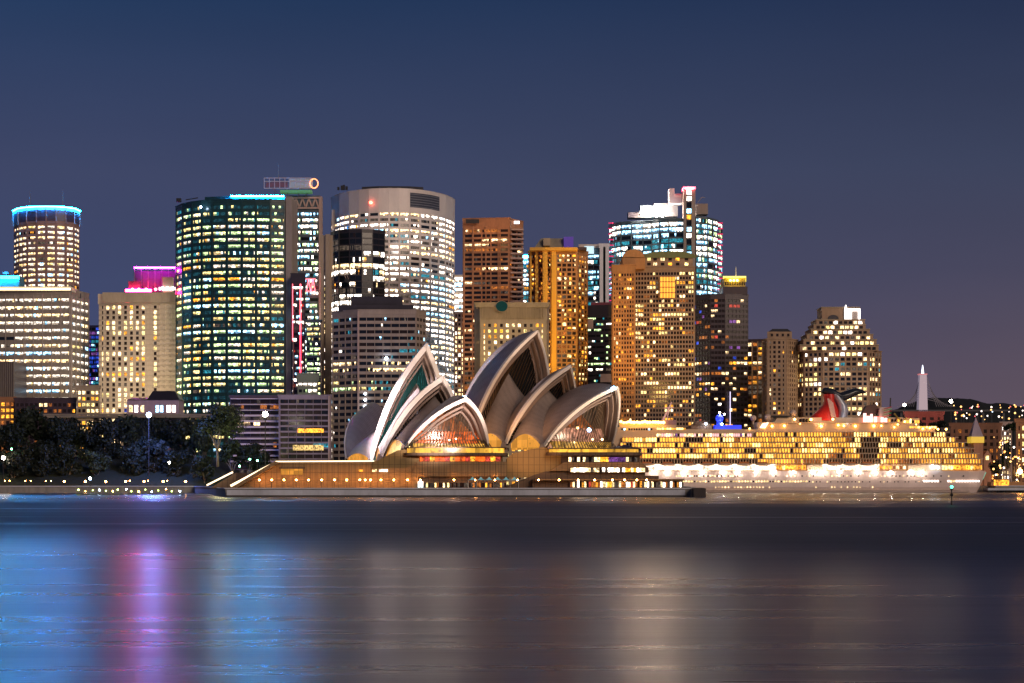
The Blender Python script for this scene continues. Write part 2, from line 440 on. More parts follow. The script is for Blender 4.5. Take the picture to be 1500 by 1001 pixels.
# big dark green glass tower
GP = [(PY, 5), (PG, 5), (PWS, 3), (PV, 2), (PC, 2), (PA, .8), (PDT, 5), (PT, 2.0), (PM, .6)]
def greenfloor(k, nf, r):
    t_ = r.random()
    if k in (4, 13): return [(PDT, 8), (PT, 1)]
    if k in (7, 18): return [(PDT, 4), (PY, 2), (PG, 2)]
    if t_ < .33: return [(PWS, 3), (PG, 6), (PY, 2), (PC, 4), (PDT, .8)]
    if t_ < .6: return GP
    if t_ < .85: return [(PY, 5), (PA, 1.5), (PG, 3), (PDT, 2.5), (PWS, 2)]
    return [(PDT, 5), (PG, 2), (PY, 2), (PT, 1)]
p = [(258.5, 1180), (268, 1168), (282, 1159), (296, 1154), (311, 1151), (332.5, 1149), (354.5, 1148.5), (375, 1149), (396, 1150), (417.5, 1152)]
t = T('office_tower', 'broad dark green glass tower with rows of yellow and white lit floors', p, 293, W_teal, GP, 15, depth=38, fpx=9.6, bpx=22, sp=.52, pf=.09,
      crown=3, run=.35, sub=7, sub_p=.33, pier=.3, floorpal=greenfloor)
b = MB(); b.prism(plan([(300, 1165), (345, 1160), (417, 1160), (417, 1180), (300, 1180)]), Z(294, 1150), Z(287, 1160), W_teal); b.build('roof_screen', t); b = MB(); b.box((X(338, 1158), 1157.5, Z(288.6, 1158)), (X(416, 1158), 1158.2, Z(286.9, 1158)), plain('added_roof_blue_light', (1, 1, 1), .5, 0, (.002, .24, .72), 900)); b.build('neon_tube', t)  # bright tube added to tint the water blue, for a soft roof glow
b = MB(); b.bar(P3(272, 293, 1165), P3(290, 290, 1165), .6, DARK); b.bar(P3(262, 296, 1168), P3(262, 291, 1168), 3, DARK); b.build('maintenance_crane', t)
b = MB(); b.box((X(418.6, 1150), 1150, GZ), (X(427.4, 1150), 1182, Z(288, 1150)), W_pier); b.build('lift_core', t)
b = MB(); b.ball(P3(294, 303.5, 1149.5), .7, LAMPC); b.build('roof_lamp', t)

# tower behind with the rooftop truss and sign
t = T('office_tower', 'slim glass tower with a zigzag steel truss crown and big rooftop sign', [(422, 1262), (427, 1260), (467, 1260)], 288, W_steel,
      [(PC, 4), (PW, 5), (PG, 4), (PD, 6), (PT, 2), (PM, 1)], 16, depth=30, fpx=8.9, bpx=13.5, sp=.45, pf=.08, crown=20, run=.3, sub=5, sub_p=.5)
addbox(t, 'stone_pier', 467, 471.5, 288, 560, 1258.6, 6, W_pink)
b = MB(); y = 1258.4
b.bar(P3(428, 290, y), P3(467, 290, y), 1.2, W_pink); b.bar(P3(428, 305, y), P3(467, 305, y), 1.2, W_pink)
for i in range(4):
    x0 = 429+i*9.4; b.bar(P3(x0, 304, y), P3(x0+4.7, 291, y), 1.0, W_pink); b.bar(P3(x0+4.7, 291, y), P3(x0+9.4, 304, y), 1.0, W_pink)
b.build('truss', t)
b = MB(); y = 1250
for r_ in (261, 266, 276): b.bar(P3(387, r_, y), P3(456, r_, y), .5, plain('sign_frame_pale', (.6, .5, .55), .5))
for i in range(10): b.bar(P3(387+i*7.6, 276, y), P3(387+i*7.6, 261, y), .45, plain('sign_frame_pale', (.6, .5, .55), .5))
for px in (400, 420, 440, 455): b.bar(P3(px, 276, y), P3(px+(427-px)*.3, 289, y+8), .6, STEEL)
b.build('sign_frame', t)
b = MB(); b.box((X(423, y), y+.5, Z(275, y)), (X(458, y), y+1.5, Z(261.5, y)), plain('sign_panel_grey', (.42, .42, .42), .5, 0, (.5, .5, .48), .12)); b.build('sign_panel', t)
b = MB(); b.box((X(389, y), y+.8, Z(274, y)), (X(421, y), y+1.4, Z(267, y)), plain('sign_panel_maroon', (.25, .09, .11), .5)); b.build('sign_panel', t)
b = MB(); c = P3(460, 269, y)
for i in range(14):
    a0, a1 = 2*math.pi*i/14, 2*math.pi*(i+1)/14
    b.bar(c+Vector((math.cos(a0)*2.9, 0, math.sin(a0)*3.4)), c+Vector((math.cos(a1)*2.9, 0, math.sin(a1)*3.4)), .7, plain('neon_orange', (1, 1, 1), .5, 0, (1, .22, .02), 2.6))
b.build('round_emblem', t)
b = MB(); b.box((X(410, y), y+1, Z(282, y)), (X(456, y), y+8, Z(278, y)), plain('roof_green_lit', (.1, .3, .15), .5, 0, (.15, .5, .2), .25)); b.build('roof_deck', t)
antenna(t, 408, 240, 262, 1262, .4); slim = t

# slim dark block with red neon edges
t = T('office_block', 'slim dark block with two red neon lines down its face', [(427.6, 1138), (446, 1138)], 402, W_dk, [(PD, 5), (PW, 2), (PC, 1), (PM, 3), (PR, .6)], 17,
      depth=20, fpx=8.4, bpx=9, sp=.5, pf=.1, crown=14, sub=4, sub_p=.5)
b = MB(); NR = plain('neon_red_line', (1, 1, 1), .5, 0, (1, .05, .10), 3.0)
b.box((X(428, 1136), 1136, Z(500, 1136)), (X(429, 1136), 1136.6, Z(416, 1136)), NR); b.build('neon_tube', t)
b = MB(); b.box((X(439, 1136), 1136, Z(570, 1136)), (X(441, 1136), 1136.6, Z(416, 1136)), NR); b.build('neon_tube', t)
addbox(t, 'lift_core', 428.6, 430, 500, 606, 1136, 2, W_pink)
b = MB(); y = 1246
b.bar(P3(448, 409, y), P3(462, 409, y), .8, NR); b.bar(P3(448, 427, y), P3(462, 427, y), .8, NR)
for x0 in (449, 455.5): b.bar(P3(x0, 426, y), P3(x0+3, 410, y), .8, NR); b.bar(P3(x0+3, 410, y), P3(x0+6, 426, y), .8, NR)
b.build('lit_truss', slim)

# pair of tall beige slabs
t = T('office_tower', 'tall narrow beige stone slab with two columns of small lit windows', [(470.5, 1130), (486, 1130)], 345, W_tan, [(PV, 3), (PY, 2), (PW, 2), (PD2, 1.5)], 18,
      depth=26, fpx=8.8, bpx=7.6, sp=.45, pf=.62, mode='punched', crown=46, run=.1, sides=False, cornice=0)
b = MB(); b.box((X(477, 1128), 1127, GZ), (X(483.5, 1128), 1129.3, Z(343.5, 1128)), W_tan); b.build('stone_pier', t)
# little grey-green box building at its foot
t = T('office_block', 'small pale green lit block at the foot of the beige slab', [(436, 1080), (466, 1080)], 548, plain('facade_grey_green', (.22, .27, .25), .6), [(PW, 4), (PG, 2), (PD, 1)], 19,
      depth=15, fpx=9, bpx=7, sp=.5, pf=.25, crown=9, sub=2, sides=False)
t = T('office_block', 'narrow white windowed strip of building between slab and grey office', [(449, 1110), (470, 1110)], 470, W_steel, [(PG, 4), (PW, 3), (PY, 2), (PD, 4)], 20,
      depth=15, fpx=7.2, bpx=10, sp=.45, pf=.1, sub=4, sub_p=.5, sides=False)

# big white curved tower
WP = [(PW, 9), (PV, 3), (PC, 1.6), (PD, 1.2), (PM, 1), (PT, .3)]
def whitefloor(k, nf, r):
    if k == nf-9: return [(PD2, 5), (PM, 2), (PW, .6)]
    if r.random() < .3: return [(PW, 4), (PM, 2), (PD, 2), (PV, 2), (PT, 1), (PA, .4)]
    return WP
p = [(486, 1446), (498, 1425), (512, 1414), (526.5, 1407), (541, 1402), (555.5, 1400), (570, 1399), (585, 1399.5), (600, 1402), (615, 1407), (630, 1414), (642, 1423), (652, 1432), (661, 1446), (665, 1456)]
t = T('office_tower', 'largest curved white tower with a blank pale crown and red beacon', p, 277, W_white, WP, 21, depth=44, fpx=8, bpx=14.8, sp=.46, pf=.09, crown=31, run=.55,
      sub=5, sub_p=.22, floorpal=whitefloor, pier=.2)
b = MB(); pp = offset_path(plan(p), 1.2)
for i in (8, 9, 10):
    a, c = pp[i], pp[i+1]
    b.prism([a, c, (c[0], c[1]+.4), (a[0], a[1]+.4)], Z(304.5, 1405), Z(283.5, 1405), plain('louvre_dark', (.03, .035, .06), .5))
b.build('louvre_panel', t)
b = MB(); pp = offset_path(plan(p), 1.28)
for i in (8, 9, 10):
    a, c = pp[i], pp[i+1]
    for k in range(6): z = Z(303.5-k*3.6, 1405); b.bar((a[0], a[1]-.1, z), (c[0], c[1]-.1, z), .3, STEEL)
b.build('louvre_blade', t)
b = MB(); b.ball(P3(543, 297, 1399), 1.5, plain('lamp_beacon_red', (1, 1, 1), .5, 0, (1, .10, .05), 9)); b.build('beacon_lamp', t)
b = MB(); b.box((X(486.4, 1438), 1436, Z(337, 1438)), (X(497.6, 1438), 1444, Z(308, 1438)), W_white); b.build('blank_corner', t)
b = MB(); b.prism(plan([(530, 1412), (555, 1408), (600, 1409), (620, 1413), (620, 1430), (530, 1430)]), Z(277, 1400), Z(273.5, 1410), ROOFM); b.build('plant_room', t)
b = MB()
for px, h_ in ((494, 4), (499, 6), (502, 7), (506, 5), (537, 3)): b.box((X(px, 1440), 1440, Z(278, 1440)), (X(px+3, 1440), 1443, Z(278-h_, 1440)), DARK)
b.build('roof_machinery', t)

# dark glass tower with the bright lower floors
def dglass(k, nf, r):
    f = nf-1-k
    if f < 3: return [(PD, 9), (PM, .6), (PD2, 2)]
    if f < 9: return [(PD, 4), (PW, 3), (PV, 1.6), (PT, .8), (PA, .9)]
    if f == 9 or f == 10: return [(PD, 5), (PM, 2), (PW, 1)]
    return [(PW, 9), (PV, 2.5), (PC, 1), (PM, .4)]
t = T('office_tower', 'rounded dark glass tower whose lower floors blaze white before the curved tower', [(485.5, 1252), (490, 1245), (497, 1240), (512, 1236), (530, 1235), (546, 1237), (563, 1243)], 337, W_dk,
      WP, 22, depth=36, fpx=9, bpx=12, sp=.22, pf=.05, crown=2, run=.8, sub=5, sub_p=.12, floorpal=dglass, relief=.3)
b = MB(); b.box((X(495.6, 1238), 1237.2, GZ), (X(497.6, 1238), 1239.4, Z(338, 1238)), DARK); b.build('corner_column', t)
b = MB(); a = P3(504, 391, 1231)
for dx in (0, 3.5): b.bar(P3(500+dx, 391, 1231), P3(507+dx, 409, 1231), .4, W_pink)
b.bar(P3(506, 409, 1231), P3(512, 414, 1231), 2.2, DARK); b.build('building_crane', t)

# brown-grey gridded tower in front
def gridfloor(k, nf, r):
    f = nf-1-k
    if f in (7, 8): return [(PY, 2), (PV, 2), (PD, 7)]
    if f in (10, 11): return [(PD, 6), (PG, 1.4), (PY, .8), (PT, .8)]
    return [(PD, 14), (PD2, 6), (PM, 1.2), (PW, .7), (PT, .7), (PC, .3)]
t = T('office_tower', 'grey gridded concrete tower with mostly dark windows behind the left sail', [(488, 1062), (525, 1050), (609, 1050), (622.5, 1062)], 455, wallmat('facade_warm_grey_precast', (.40, .32, .27)),
      GP, 23, depth=30, fpx=9.35, bpx=12, sp=.47, pf=.06, crown=6, run=.35, sub=5, sub_p=.35, floorpal=gridfloor, relief=.5, pier=.25)
b = MB(); b.prism(plan([(514, 1062), (590, 1062), (590, 1078), (514, 1078)]), Z(455, 1052), Z(434, 1060), W_dk); b.build('plant_room', t)
b = MB(); b.prism(plan([(497, 1056), (606, 1056), (606, 1078), (497, 1078)]), Z(455.5, 1052), Z(447, 1056), W_dk); b.build('plant_room', t)
b = MB(); b.box((X(523.6, 1049), 1048.8, GZ), (X(526.2, 1049), 1049.6, Z(456, 1049)), W_pink); b.build('corner_fin', t)
for i, py in enumerate((525,)):
    b = MB(); b.ball(P3(566, py, 1047), .8, LAMPC); b.build('flood_lamp', t)
b = MB()
for py, r_ in ((577, .9), (586, .9), (596, 1.3)): b.ball(P3(535, py, 1047), r_, plain('lamp_soft_cool', (1, 1, 1), .5, 0, (.75, .85, 1), 6))
b.build('wall_lamp', t)

# small ones between
t = T('office_tower', 'slim bright white strip of tower beside the curved white tower', [(664, 1480), (680, 1480)], 404, W_white, [(PW, 8), (PC, 3), (PV, 1)], 24, depth=20, fpx=8.2, bpx=14, sp=.3, pf=.08, sub=4)
t = T('apartment_tower', 'pink stone tower with small warm windows between white and brown towers', [(665, 1330), (681, 1330)], 458, W_pink, [(PV, 4), (PW, 3), (PD2, 3), (PO, 1)], 25, depth=24, fpx=6.4, bpx=5.3, sp=.4, pf=.4,
      mode='punched', run=.2, sides=False, budget=70, group=APT)

# orange brown tower with balconies
t = T('office_tower', 'orange brown granite tower with dark window strips and side balconies', [(679, 1304), (746, 1300), (748, 1306), (765, 1318)], 320, W_brown,
      [(PD2, 9), (PD, 4), (PO, 1.6), (PV, 1.1), (PM, 2), (PA, .4)], 26, depth=34, fpx=7, bpx=14, sp=.42, pf=.13, crown=13, run=.45, sub=4, sub_p=.25, pier=.2)
addbox(t, 'louvre_panel', 682.5, 702, 321.5, 327.5, 1298.6, .5, DARK)
b = MB(); b.box((X(753, 1306), 1306, Z(328, 1306)), (X(761, 1306), 1306.6, Z(324, 1306)), plain('sign_white', (1, 1, 1))); b.build('roof_sign', t)
b = MB()
for k in range(34):
    z = Z(338+k*7, 1306); b.box((X(747.5, 1306), 1303.5, z), (X(767, 1306), 1312, z+1.1), W_pink)
b.build('balcony_slab', t)
b = MB()
for px in (679.5, 692.5, 711, 729): b.box((X(px, 1299), 1298.6, Z(455, 1299)), (X(px+1.6, 1299), 1299.2, Z(331, 1299)), W_brown)
b.build('facade_fin', t)

# beige block with flared top
t = T('hotel', 'beige hotel with a flared ribbed crown and a teal oval window', [(696, 1112), (704, 1104), (800, 1104), (803, 1112)], 446, W_sand, [(PD2, 5), (PA, 3), (PY, 2), (PV, 2), (PM, 2)], 27, depth=30, fpx=8.3, bpx=9, sp=.42, pf=.55,
      mode='punched', crown=25, run=.15, relief=.4, budget=90)
b = MB()
for i in range(24): px = 706+i*3.9; b.box((X(px, 1102), 1102, Z(467, 1102)), (X(px+2, 1102), 1103.2, Z(448, 1102)), W_sand)
b.build('crown_rib', t)
b = MB(); path = plan([(694, 1100), (806, 1100), (806, 1136), (694, 1136)])
b.prism(offset_path(path, -1.5, True), Z(450, 1100), Z(443, 1100), W_sand, poly2=path); b.build('flared_cornice', t)
b = MB(); c = P3(735, 449, 1099.5)
pts = [c+Vector((math.cos(a)*3.8, 0, math.sin(a)*3.4)) for a in [2*math.pi*i/18 for i in range(18)]]
b.face([p_+Vector((0, -.3, 0)) for p_ in pts], plain('oval_teal_glass', (.01, .08, .08), .15))
for i in range(18): b.bar(pts[i], pts[(i+1) % 18], .5, W_sand)
b.build('oval_window', t)

# blue white sliver
t = T('office_tower', 'thin blue white sliver of tower left of the golden apartment tower', [(764, 1420), (778, 1420)], 374, W_steel, [(PC, 5), (PT, 2), (PW, 2), (PA, 1)], 28, depth=18, fpx=6.4, bpx=7, sp=.3, pf=.1, sub=2)
b = MB(); b.box((X(765, 1418), 1417, Z(377.5, 1418)), (X(778, 1418), 1418, Z(375, 1418)), plain('neon_roof_cyan', (1, 1, 1), .5, 0, (.02, .35, .8), 130)); b.build('neon_tube', t)

# golden tower
def golds(ci, k): return False
t = T('apartment_tower', 'golden floodlit apartment tower with bright ochre vertical piers', [(775, 1212), (777, 1206), (808, 1200), (845, 1200), (846, 1204), (860, 1214)], 366, wallmat('facade_brown_render', (.42, .22, .11)),
      [(PD2, 8), (PA, 3), (PO, 3), (PY, 1.6), (PV, 1.4), (PM, 2)], 29, depth=34, fpx=6.7, bpx=7.4, sp=.34, pf=.24, crown=5, run=.3, sub=2, sub_p=.4, relief=.5, group=APT)
for a_, b_ in ((776.5, 779), (784.5, 788), (795, 802), (808, 815)):
    b = MB(); b.box((X(a_, 1196), 1196+max(0, (790-a_)*.5), GZ), (X(b_, 1196), 1203+max(0, (790-a_)*.5), Z(363, 1196)), W_gold); b.build('ochre_pier', t)
b = MB()
for k in range(33):
    for px in (789.3, 803.6): z = Z(372+k*7, 1194.5); b.box((X(px, 1195), 1195.6, z), (X(px, 1195)+.9, 1195.97, z+1.4), PD2)
b.build('slit_window', t)
addbox(t, 'ochre_band', 776, 846, 362.5, 367, 1194.6, 10, W_gold)
b = MB(); path = plan([(782, 1204), (840, 1204), (840, 1228), (782, 1228)]); GR = wallmat('roof_mansard_olive', (.34, .30, .22))
b.prism(path, Z(363, 1200), Z(348, 1204), GR, poly2=offset_path(path, -5, True)); b.build('roof', t)
addbox(t, 'dormer', 796, 806, 349, 360, 1202, 8, W_sand)
addbox(t, 'plant_room', 826, 840, 347, 362, 1203, 12, plain('plant_room_violet', (.12, .08, .35), .5, 0, (.12, .05, .6), .25))
addbox(t, 'side_wing', 846.8, 859.5, 362, 366, 1201, 20, W_dkp)

# teal and white tower
t = T('office_tower', 'teal lit glass tower with a slanted white roof edge', [(853, 1385), (878, 1380)], 362, W_steel, [(PT, 5), (PC, 5), (PW, 2.4), (PD, 2)], 30, depth=26, fpx=7.6, bpx=8.5, sp=.34, pf=.08, crown=9, run=.5, sub=3, sub_p=.3)
b = MB(); y = 1378
b.prism([(X(848, y), y), (X(878, y), y), (X(878, y), y+20), (X(848, y), y+20)], Z(363, y), Z(358, y), W_white); b.build('roof', t)
b = MB(); b.face([P3(858, 372, 1377), P3(870, 372, 1377), P3(870, 361, 1377), P3(856, 361, 1377)], plain('roof_lit_cyan', (1, 1, 1), .5, 0, (.35, .75, .95), .9)); b.build('lit_panel', t)
t = T('office_tower', 'white framed slab tower with one column of blue windows', [(878.4, 1372), (892, 1372)], 357, wallmat('facade_bright_white', (.82, .84, .9), .5, var=.05), [(PT, 3), (PC, 3), (PD, 2), (PA, 1)], 31, depth=26, fpx=7, bpx=14, sp=.25, pf=.62,
      run=.2, sub=1, crown=5, sides=False, cornice=0)
# dark low office
t = T('office_block', 'dark low office block with thin greenish lit floor lines', [(860.5, 1285), (898, 1280)], 448, W_dk, [(PG, 2.5), (PD, 6), (PW, 1), (PT, 1), (PM, 1)], 32, depth=22, fpx=8.2, bpx=12, sp=.62, pf=.05, crown=12, sub=5, sub_p=.4)
addbox(t, 'plant_room', 866, 894, 443, 450, 1285, 10, wallmat('plant_room_crimson', (.22, .05, .08)))
addbox(t, 'blank_panel', 879.5, 895, 548, 560, 1278.6, 1, W_pink)
addbox(t, 'stone_pier', 861, 869, 467, 482, 1278.6, 2, W_pink)

# curved glass tower with crimson edge
def aur(k, nf, r):
    f = nf-1-k
    if f in (0, 1): return [(PW, 8), (PC, 5), (PD, .4)]
    if f in (2, 3, 6, 7): return [(PT, 3), (PD, 5), (PC, 2)]
    return [(PC, 4), (PT, 3), (PD, 3), (PW, 2)]
p = [(893, 1470), (897, 1456), (910, 1446), (925, 1442), (942, 1440), (955, 1436), (966, 1430), (980, 1427), (1001, 1426)]
t = T('office_tower', 'curved cyan glass tower with a red topped lift core above its roof', p, 321, W_steel, GP, 33, depth=36, fpx=8.1, bpx=13, sp=.32, pf=.06, crown=2, run=.6, sub=5, sub_p=.3, floorpal=aur, relief=.4)
p2 = [(1019.5, 1426), (1036, 1430), (1044, 1438), (1051, 1446), (1057.5, 1462)]
wing_core = MB(); full = plan(p2)+[(X(1057.5, 1462), 1475), (X(1019.5, 1426), 1475)]
wing_core.prism(full, GZ, Z(318, 1430), W_steel); wing_core.build('wing_core', t)
facade(t, plan(p2), GZ, Z(319, 1430), 8.1*1430/F, 12*1430/F, .32, .07, W_steel, GP, 34, 'ribbon', relief=.4, sub=5, sub_p=.3, run=.6,
       floorpal=lambda k, nf, r: [(PC, 4), (PG, 2), (PT, 3), (PW, 3), (PD, 2)])
b = MB()
for k in range(16):
    z = Z(327+k*8.1, 1456)
    b.bar(P3(892, 327+k*8.1, 1466), P3(898, 327+k*8.1, 1452), .9, plain('crimson_lit_fin', (.5, .02, .1), .5, 0, (1, .03, .16), .8))
    b.bar(P3(1051.5, 327+k*8.1, 1440), P3(1058, 327+k*8.1, 1456), .9, plain('crimson_lit_fin', (.5, .02, .1)))
b.build('crimson_fin', t)
b = MB(); b.box((X(1001.6, 1422), 1422, GZ), (X(1005.4, 1422), 1434, Z(275, 1422)), W_pier); b.box((X(1013.2, 1422), 1422, GZ), (X(1018.6, 1422), 1434, Z(275, 1422)), W_pier)
b.box((X(1005.5, 1424), 1424, GZ), (X(1013, 1424), 1436, Z(280, 1424)), W_dk); b.build('lift_core', t)
b = MB()
for k, mt in enumerate((PW, PW, PD, PC, PA, PD, PC, PW, PD, PT, PC, PD, PW, PC)):
    z = 279+k*9; b.face([P3(1006, z+6.5, 1423.9), P3(1012.5, z+6.5, 1423.9), P3(1012.5, z, 1423.9), P3(1006, z, 1423.9)], mt)
b.build('window', t)
b = MB(); RN = plain('neon_red_crown', (1, 1, 1), .5, 0, (1, .03, .08), 7)
b.box((X(1001, 1420), 1420, Z(277, 1420)), (X(1019, 1420), 1434, Z(273.6, 1420)), RN); b.build('crown_light', t)
b = MB()
for i in range(5): b.box((X(1004+i*2.6, 1419), 1419, Z(277.4, 1419)), (X(1005.8+i*2.6, 1419), 1419.6, Z(275.2, 1419)), plain('sign_white_red', (1, 1, 1), .5, 0, (1, .6, .6), 3))
b.build('roof_sign', t)
WL_ = wallmat('rooftop_white', (.78, .76, .80), .5, var=.05)
addbox(t, 'plant_room', 980.5, 988, 276, 298, 1432, 14, WL_); addbox(t, 'plant_room', 988, 1000.5, 284, 298, 1434, 12, WL_)
addbox(t, 'plant_room', 958.5, 993, 298, 317, 1442, 16, plain('plant_room_grey', (.22, .22, .24))); addbox(t, 'plant_room', 938, 958, 301, 318, 1444, 14, W_steel)
addbox(t, 'plant_room', 920, 940, 311, 319, 1448, 12, W_dk); addbox(t, 'plant_room', 1020.5, 1037, 298.5, 314, 1436, 12, W_pier)
b = MB()
for px, py in ((940, 312), (945, 311), (950, 313), (955, 312), (962, 316), (970, 316)): b.ball(P3(px, py, 1436), 1.2, plain('lamp_rooftop', (1, 1, 1), .5, 0, (1, .78, .62), 420))
b.build('roof_lamp', t)
b = MB(); b.bar(P3(1022, 297, 1436), P3(1028, 289, 1436), .5, STEEL); b.bar(P3(1028, 289, 1436), P3(1033, 290, 1436), .4, STEEL); b.build('maintenance_crane', t)
spot(1000, 330, 1300, 985, 300, 1440, 150000, (.92, .9, 1), 7, 2)

# brown apartment tower with the golden atrium
AP = [(PD2, 11), (PD, 3), (PA, 1.7), (PY, 2.2), (PV, 1.3), (PM, .8), (PO, .8)]
t = T('apartment_tower', 'broad brown apartment tower with arched top and tall golden atrium window', [(930, 1150), (1017, 1146)], 392, W_apt, AP, 35, depth=34, fpx=6.62, bpx=4.35, sp=.40, pf=.30,
      mode='punched', run=.42, relief=.4, crown=4, budget=100, group=APT, skipcol=lambda ci, k: 15 <= ci <= 0)
b = MB(); y = 1148; fx = lambda px: X(px, y)
b.box((fx(933), y, Z(392, y)), (fx(1015), y+28, Z(377, y)), W_apt); b.build('upper_storey', t)
b = MB()
for i, px in enumerate((948, 957, 968, 979, 990, 1003)):
    for py in (378, 385): b.face([P3(px, py+4, y-.1), P3(px+5.2, py+4, y-.1), P3(px+5.2, py, y-.1), P3(px, py, y-.1)], (PY, PD2, PV, PD2, PA, PD2)[(i+py) % 6])
b.build('attic_window', t)
b = MB(); g0 = []; g1 = []
for i in range(13):
    a = math.pi*i/12; g0.append(P3(980-41*math.cos(a), 378-10*math.sin(a)**.8, y-1)); g1.append(P3(980-41*math.cos(a), 378-10*math.sin(a)**.8, y+28))
b.face(g0, wallmat('roof_olive_copper', (.22, .24, .10))); b.grid([g0, g1], wallmat('roof_olive_copper', (.22, .24, .10)), False); b.build('roof', t)
b = MB(); g0 = []; g1 = []
for i in range(11):
    a = math.pi*i/10; g0.append(P3(928-16.5*math.cos(a), 378-12.5*math.sin(a), y-3)); g1.append(P3(928-16.5*math.cos(a), 378-12.5*math.sin(a), y+20))
b.face(g0, W_orange); b.grid([g0, g1], W_orange, False); b.box((fx(911.5), y-3, Z(395, y)), (fx(944.5), y+20, Z(378, y)), W_orange); b.build('barrel_vault', t)
b = MB(); y2 = 1144.4
b.box((X(966, y2), y2, Z(437.5, y2)), (X(989.5, y2), y2+.9, Z(405, y2)), W_apt)
b.face([P3(967.3, 436.5, y2-.05), P3(988.6, 436.5, y2-.05), P3(988.6, 406, y2-.05), P3(967.3, 406, y2-.05)], litmat('pane_gold_atrium', (1, .34, .035), 2.1, .9, 1.1, fine=.4, cutoff=.2)); at_ = b.build('atrium_window', t)
b = MB()
for i in range(1, 5): b.bar(P3(967+i*4.3, 437, y2-.2), P3(967+i*4.3, 405, y2-.2), .5, W_brown)
for i in range(1, 4): b.bar(P3(967, 405+i*8, y2-.2), P3(989, 405+i*8, y2-.2), .5, W_brown)
b.build('frame', at_)
t2 = T('apartment_tower', 'terracotta orange lit wing with a fine grid of square windows', [(896.5, 1152), (898, 1142), (929.5, 1140)], 389, W_orange, [(PD2, 11), (PO, 3), (PA, 1.6), (PV, .5)], 36, depth=30, fpx=6.62, bpx=4.1, sp=.42, pf=.38,
      mode='punched', run=.2, relief=.35, crown=9, budget=100, group=APT)

# dark tower with the yellow crown
def dkf(k, nf, r):
    return [(PD2, 20), (PV, 1.5), (PO, 1.5), (PB, .6), (PP, .8), (PA, .8), (PW, .6), (PR, .4)] if r.random() < .6 else [(PD2, 7), (PV, 2.4), (PA, 1.6), (PP, 1), (PO, 1.6)]
t = T('office_tower', 'dark plum tower with a yellow lit flat crown and mast', [(1016, 1262), (1041, 1250), (1062, 1250), (1095, 1254)], 432, W_dkp, AP, 37, depth=30, fpx=7.6, bpx=5.4, sp=.46, pf=.12, crown=3, run=.45, sub=1, floorpal=dkf)
addbox(t, 'upper_storey', 1059, 1095, 420, 432, 1252, 24, W_dkp)
addbox(t, 'crown_storey', 1061, 1092, 406.5, 420, 1253, 22, wallmat('crown_ochre', (.6, .42, .12)))
YL = plain('strip_light_yellow', (1, 1, 1), .5, 0, (1, .78, .05), 1.3)
b = MB(); b.prism(plan([(1059, 1250), (1093, 1250), (1093, 1276), (1059, 1276)]), Z(407, 1250), Z(404.6, 1250), YL); b.build('roof_light', t)
b = MB()
for i in range(3): b.ball(P3(1070+i*5, 411, 1251.5), .9, plain('lamp_yellow', (1, 1, 1), .5, 0, (1, .75, .1), 12))
b.build('crown_lamp', t)
b = MB()
for i in range(12): b.face([P3(1062+i*2.5, 418, 1252.9), P3(1063.6+i*2.5, 418, 1252.9), P3(1063.6+i*2.5, 413, 1252.9), P3(1062+i*2.5, 413, 1252.9)], PD2)
b.build('attic_window', t)
antenna(t, 1078, 391, 406, 1256, .9, WL_)
b = MB(); b.box((X(1069, 1249), 1248, GZ), (X(1070, 1249), 1249, Z(574, 1249)), plain('strip_light_violet', (1, 1, 1), .5, 0, (.8, .7, 1), 1.5)); b.build('strip_light', t)

t = T('apartment_tower', 'narrow balconied tower right of the dark plum tower', [(1094, 1262), (1118, 1258)], 498, W_dkp, [(PV, 3), (PO, 3), (PD2, 5), (PM, 2), (PA, 1)], 38, depth=22, fpx=7, bpx=8, sp=.3, pf=.25, run=.2, sub=1, crown=2, group=APT, piermat=W_apt)
t = T('apartment_tower', 'plain beige tower with a dark rounded cap', [(1118, 1160), (1124, 1152), (1152, 1150), (1168, 1162)], 497, W_apt, [(PD2, 10), (PM, 2), (PA, .8), (PV, .7)], 39, depth=26, fpx=6.8, bpx=6.8, sp=.42, pf=.5,
      mode='punched', run=.15, relief=.4, budget=95, group=APT)
b = MB(); b.prism(plan([(1124, 1156), (1160, 1156), (1160, 1172), (1124, 1172)]), Z(497, 1150), Z(486, 1156), W_apt)
for i in range(4): b.face([P3(1129+i*8, 493, 1155.9), P3(1132.5+i*8, 493, 1155.9), P3(1132.5+i*8, 489, 1155.9), P3(1129+i*8, 489, 1155.9)], PD2)
b.build('upper_storey', t)
b = MB(); path = plan([(1126, 1156), (1159, 1156), (1159, 1172), (1126, 1172)]); b.prism(path, Z(486, 1156)+.05, Z(481.5, 1156), ROOFM, poly2=offset_path(path, -2.5, True)); b.build('roof', t)

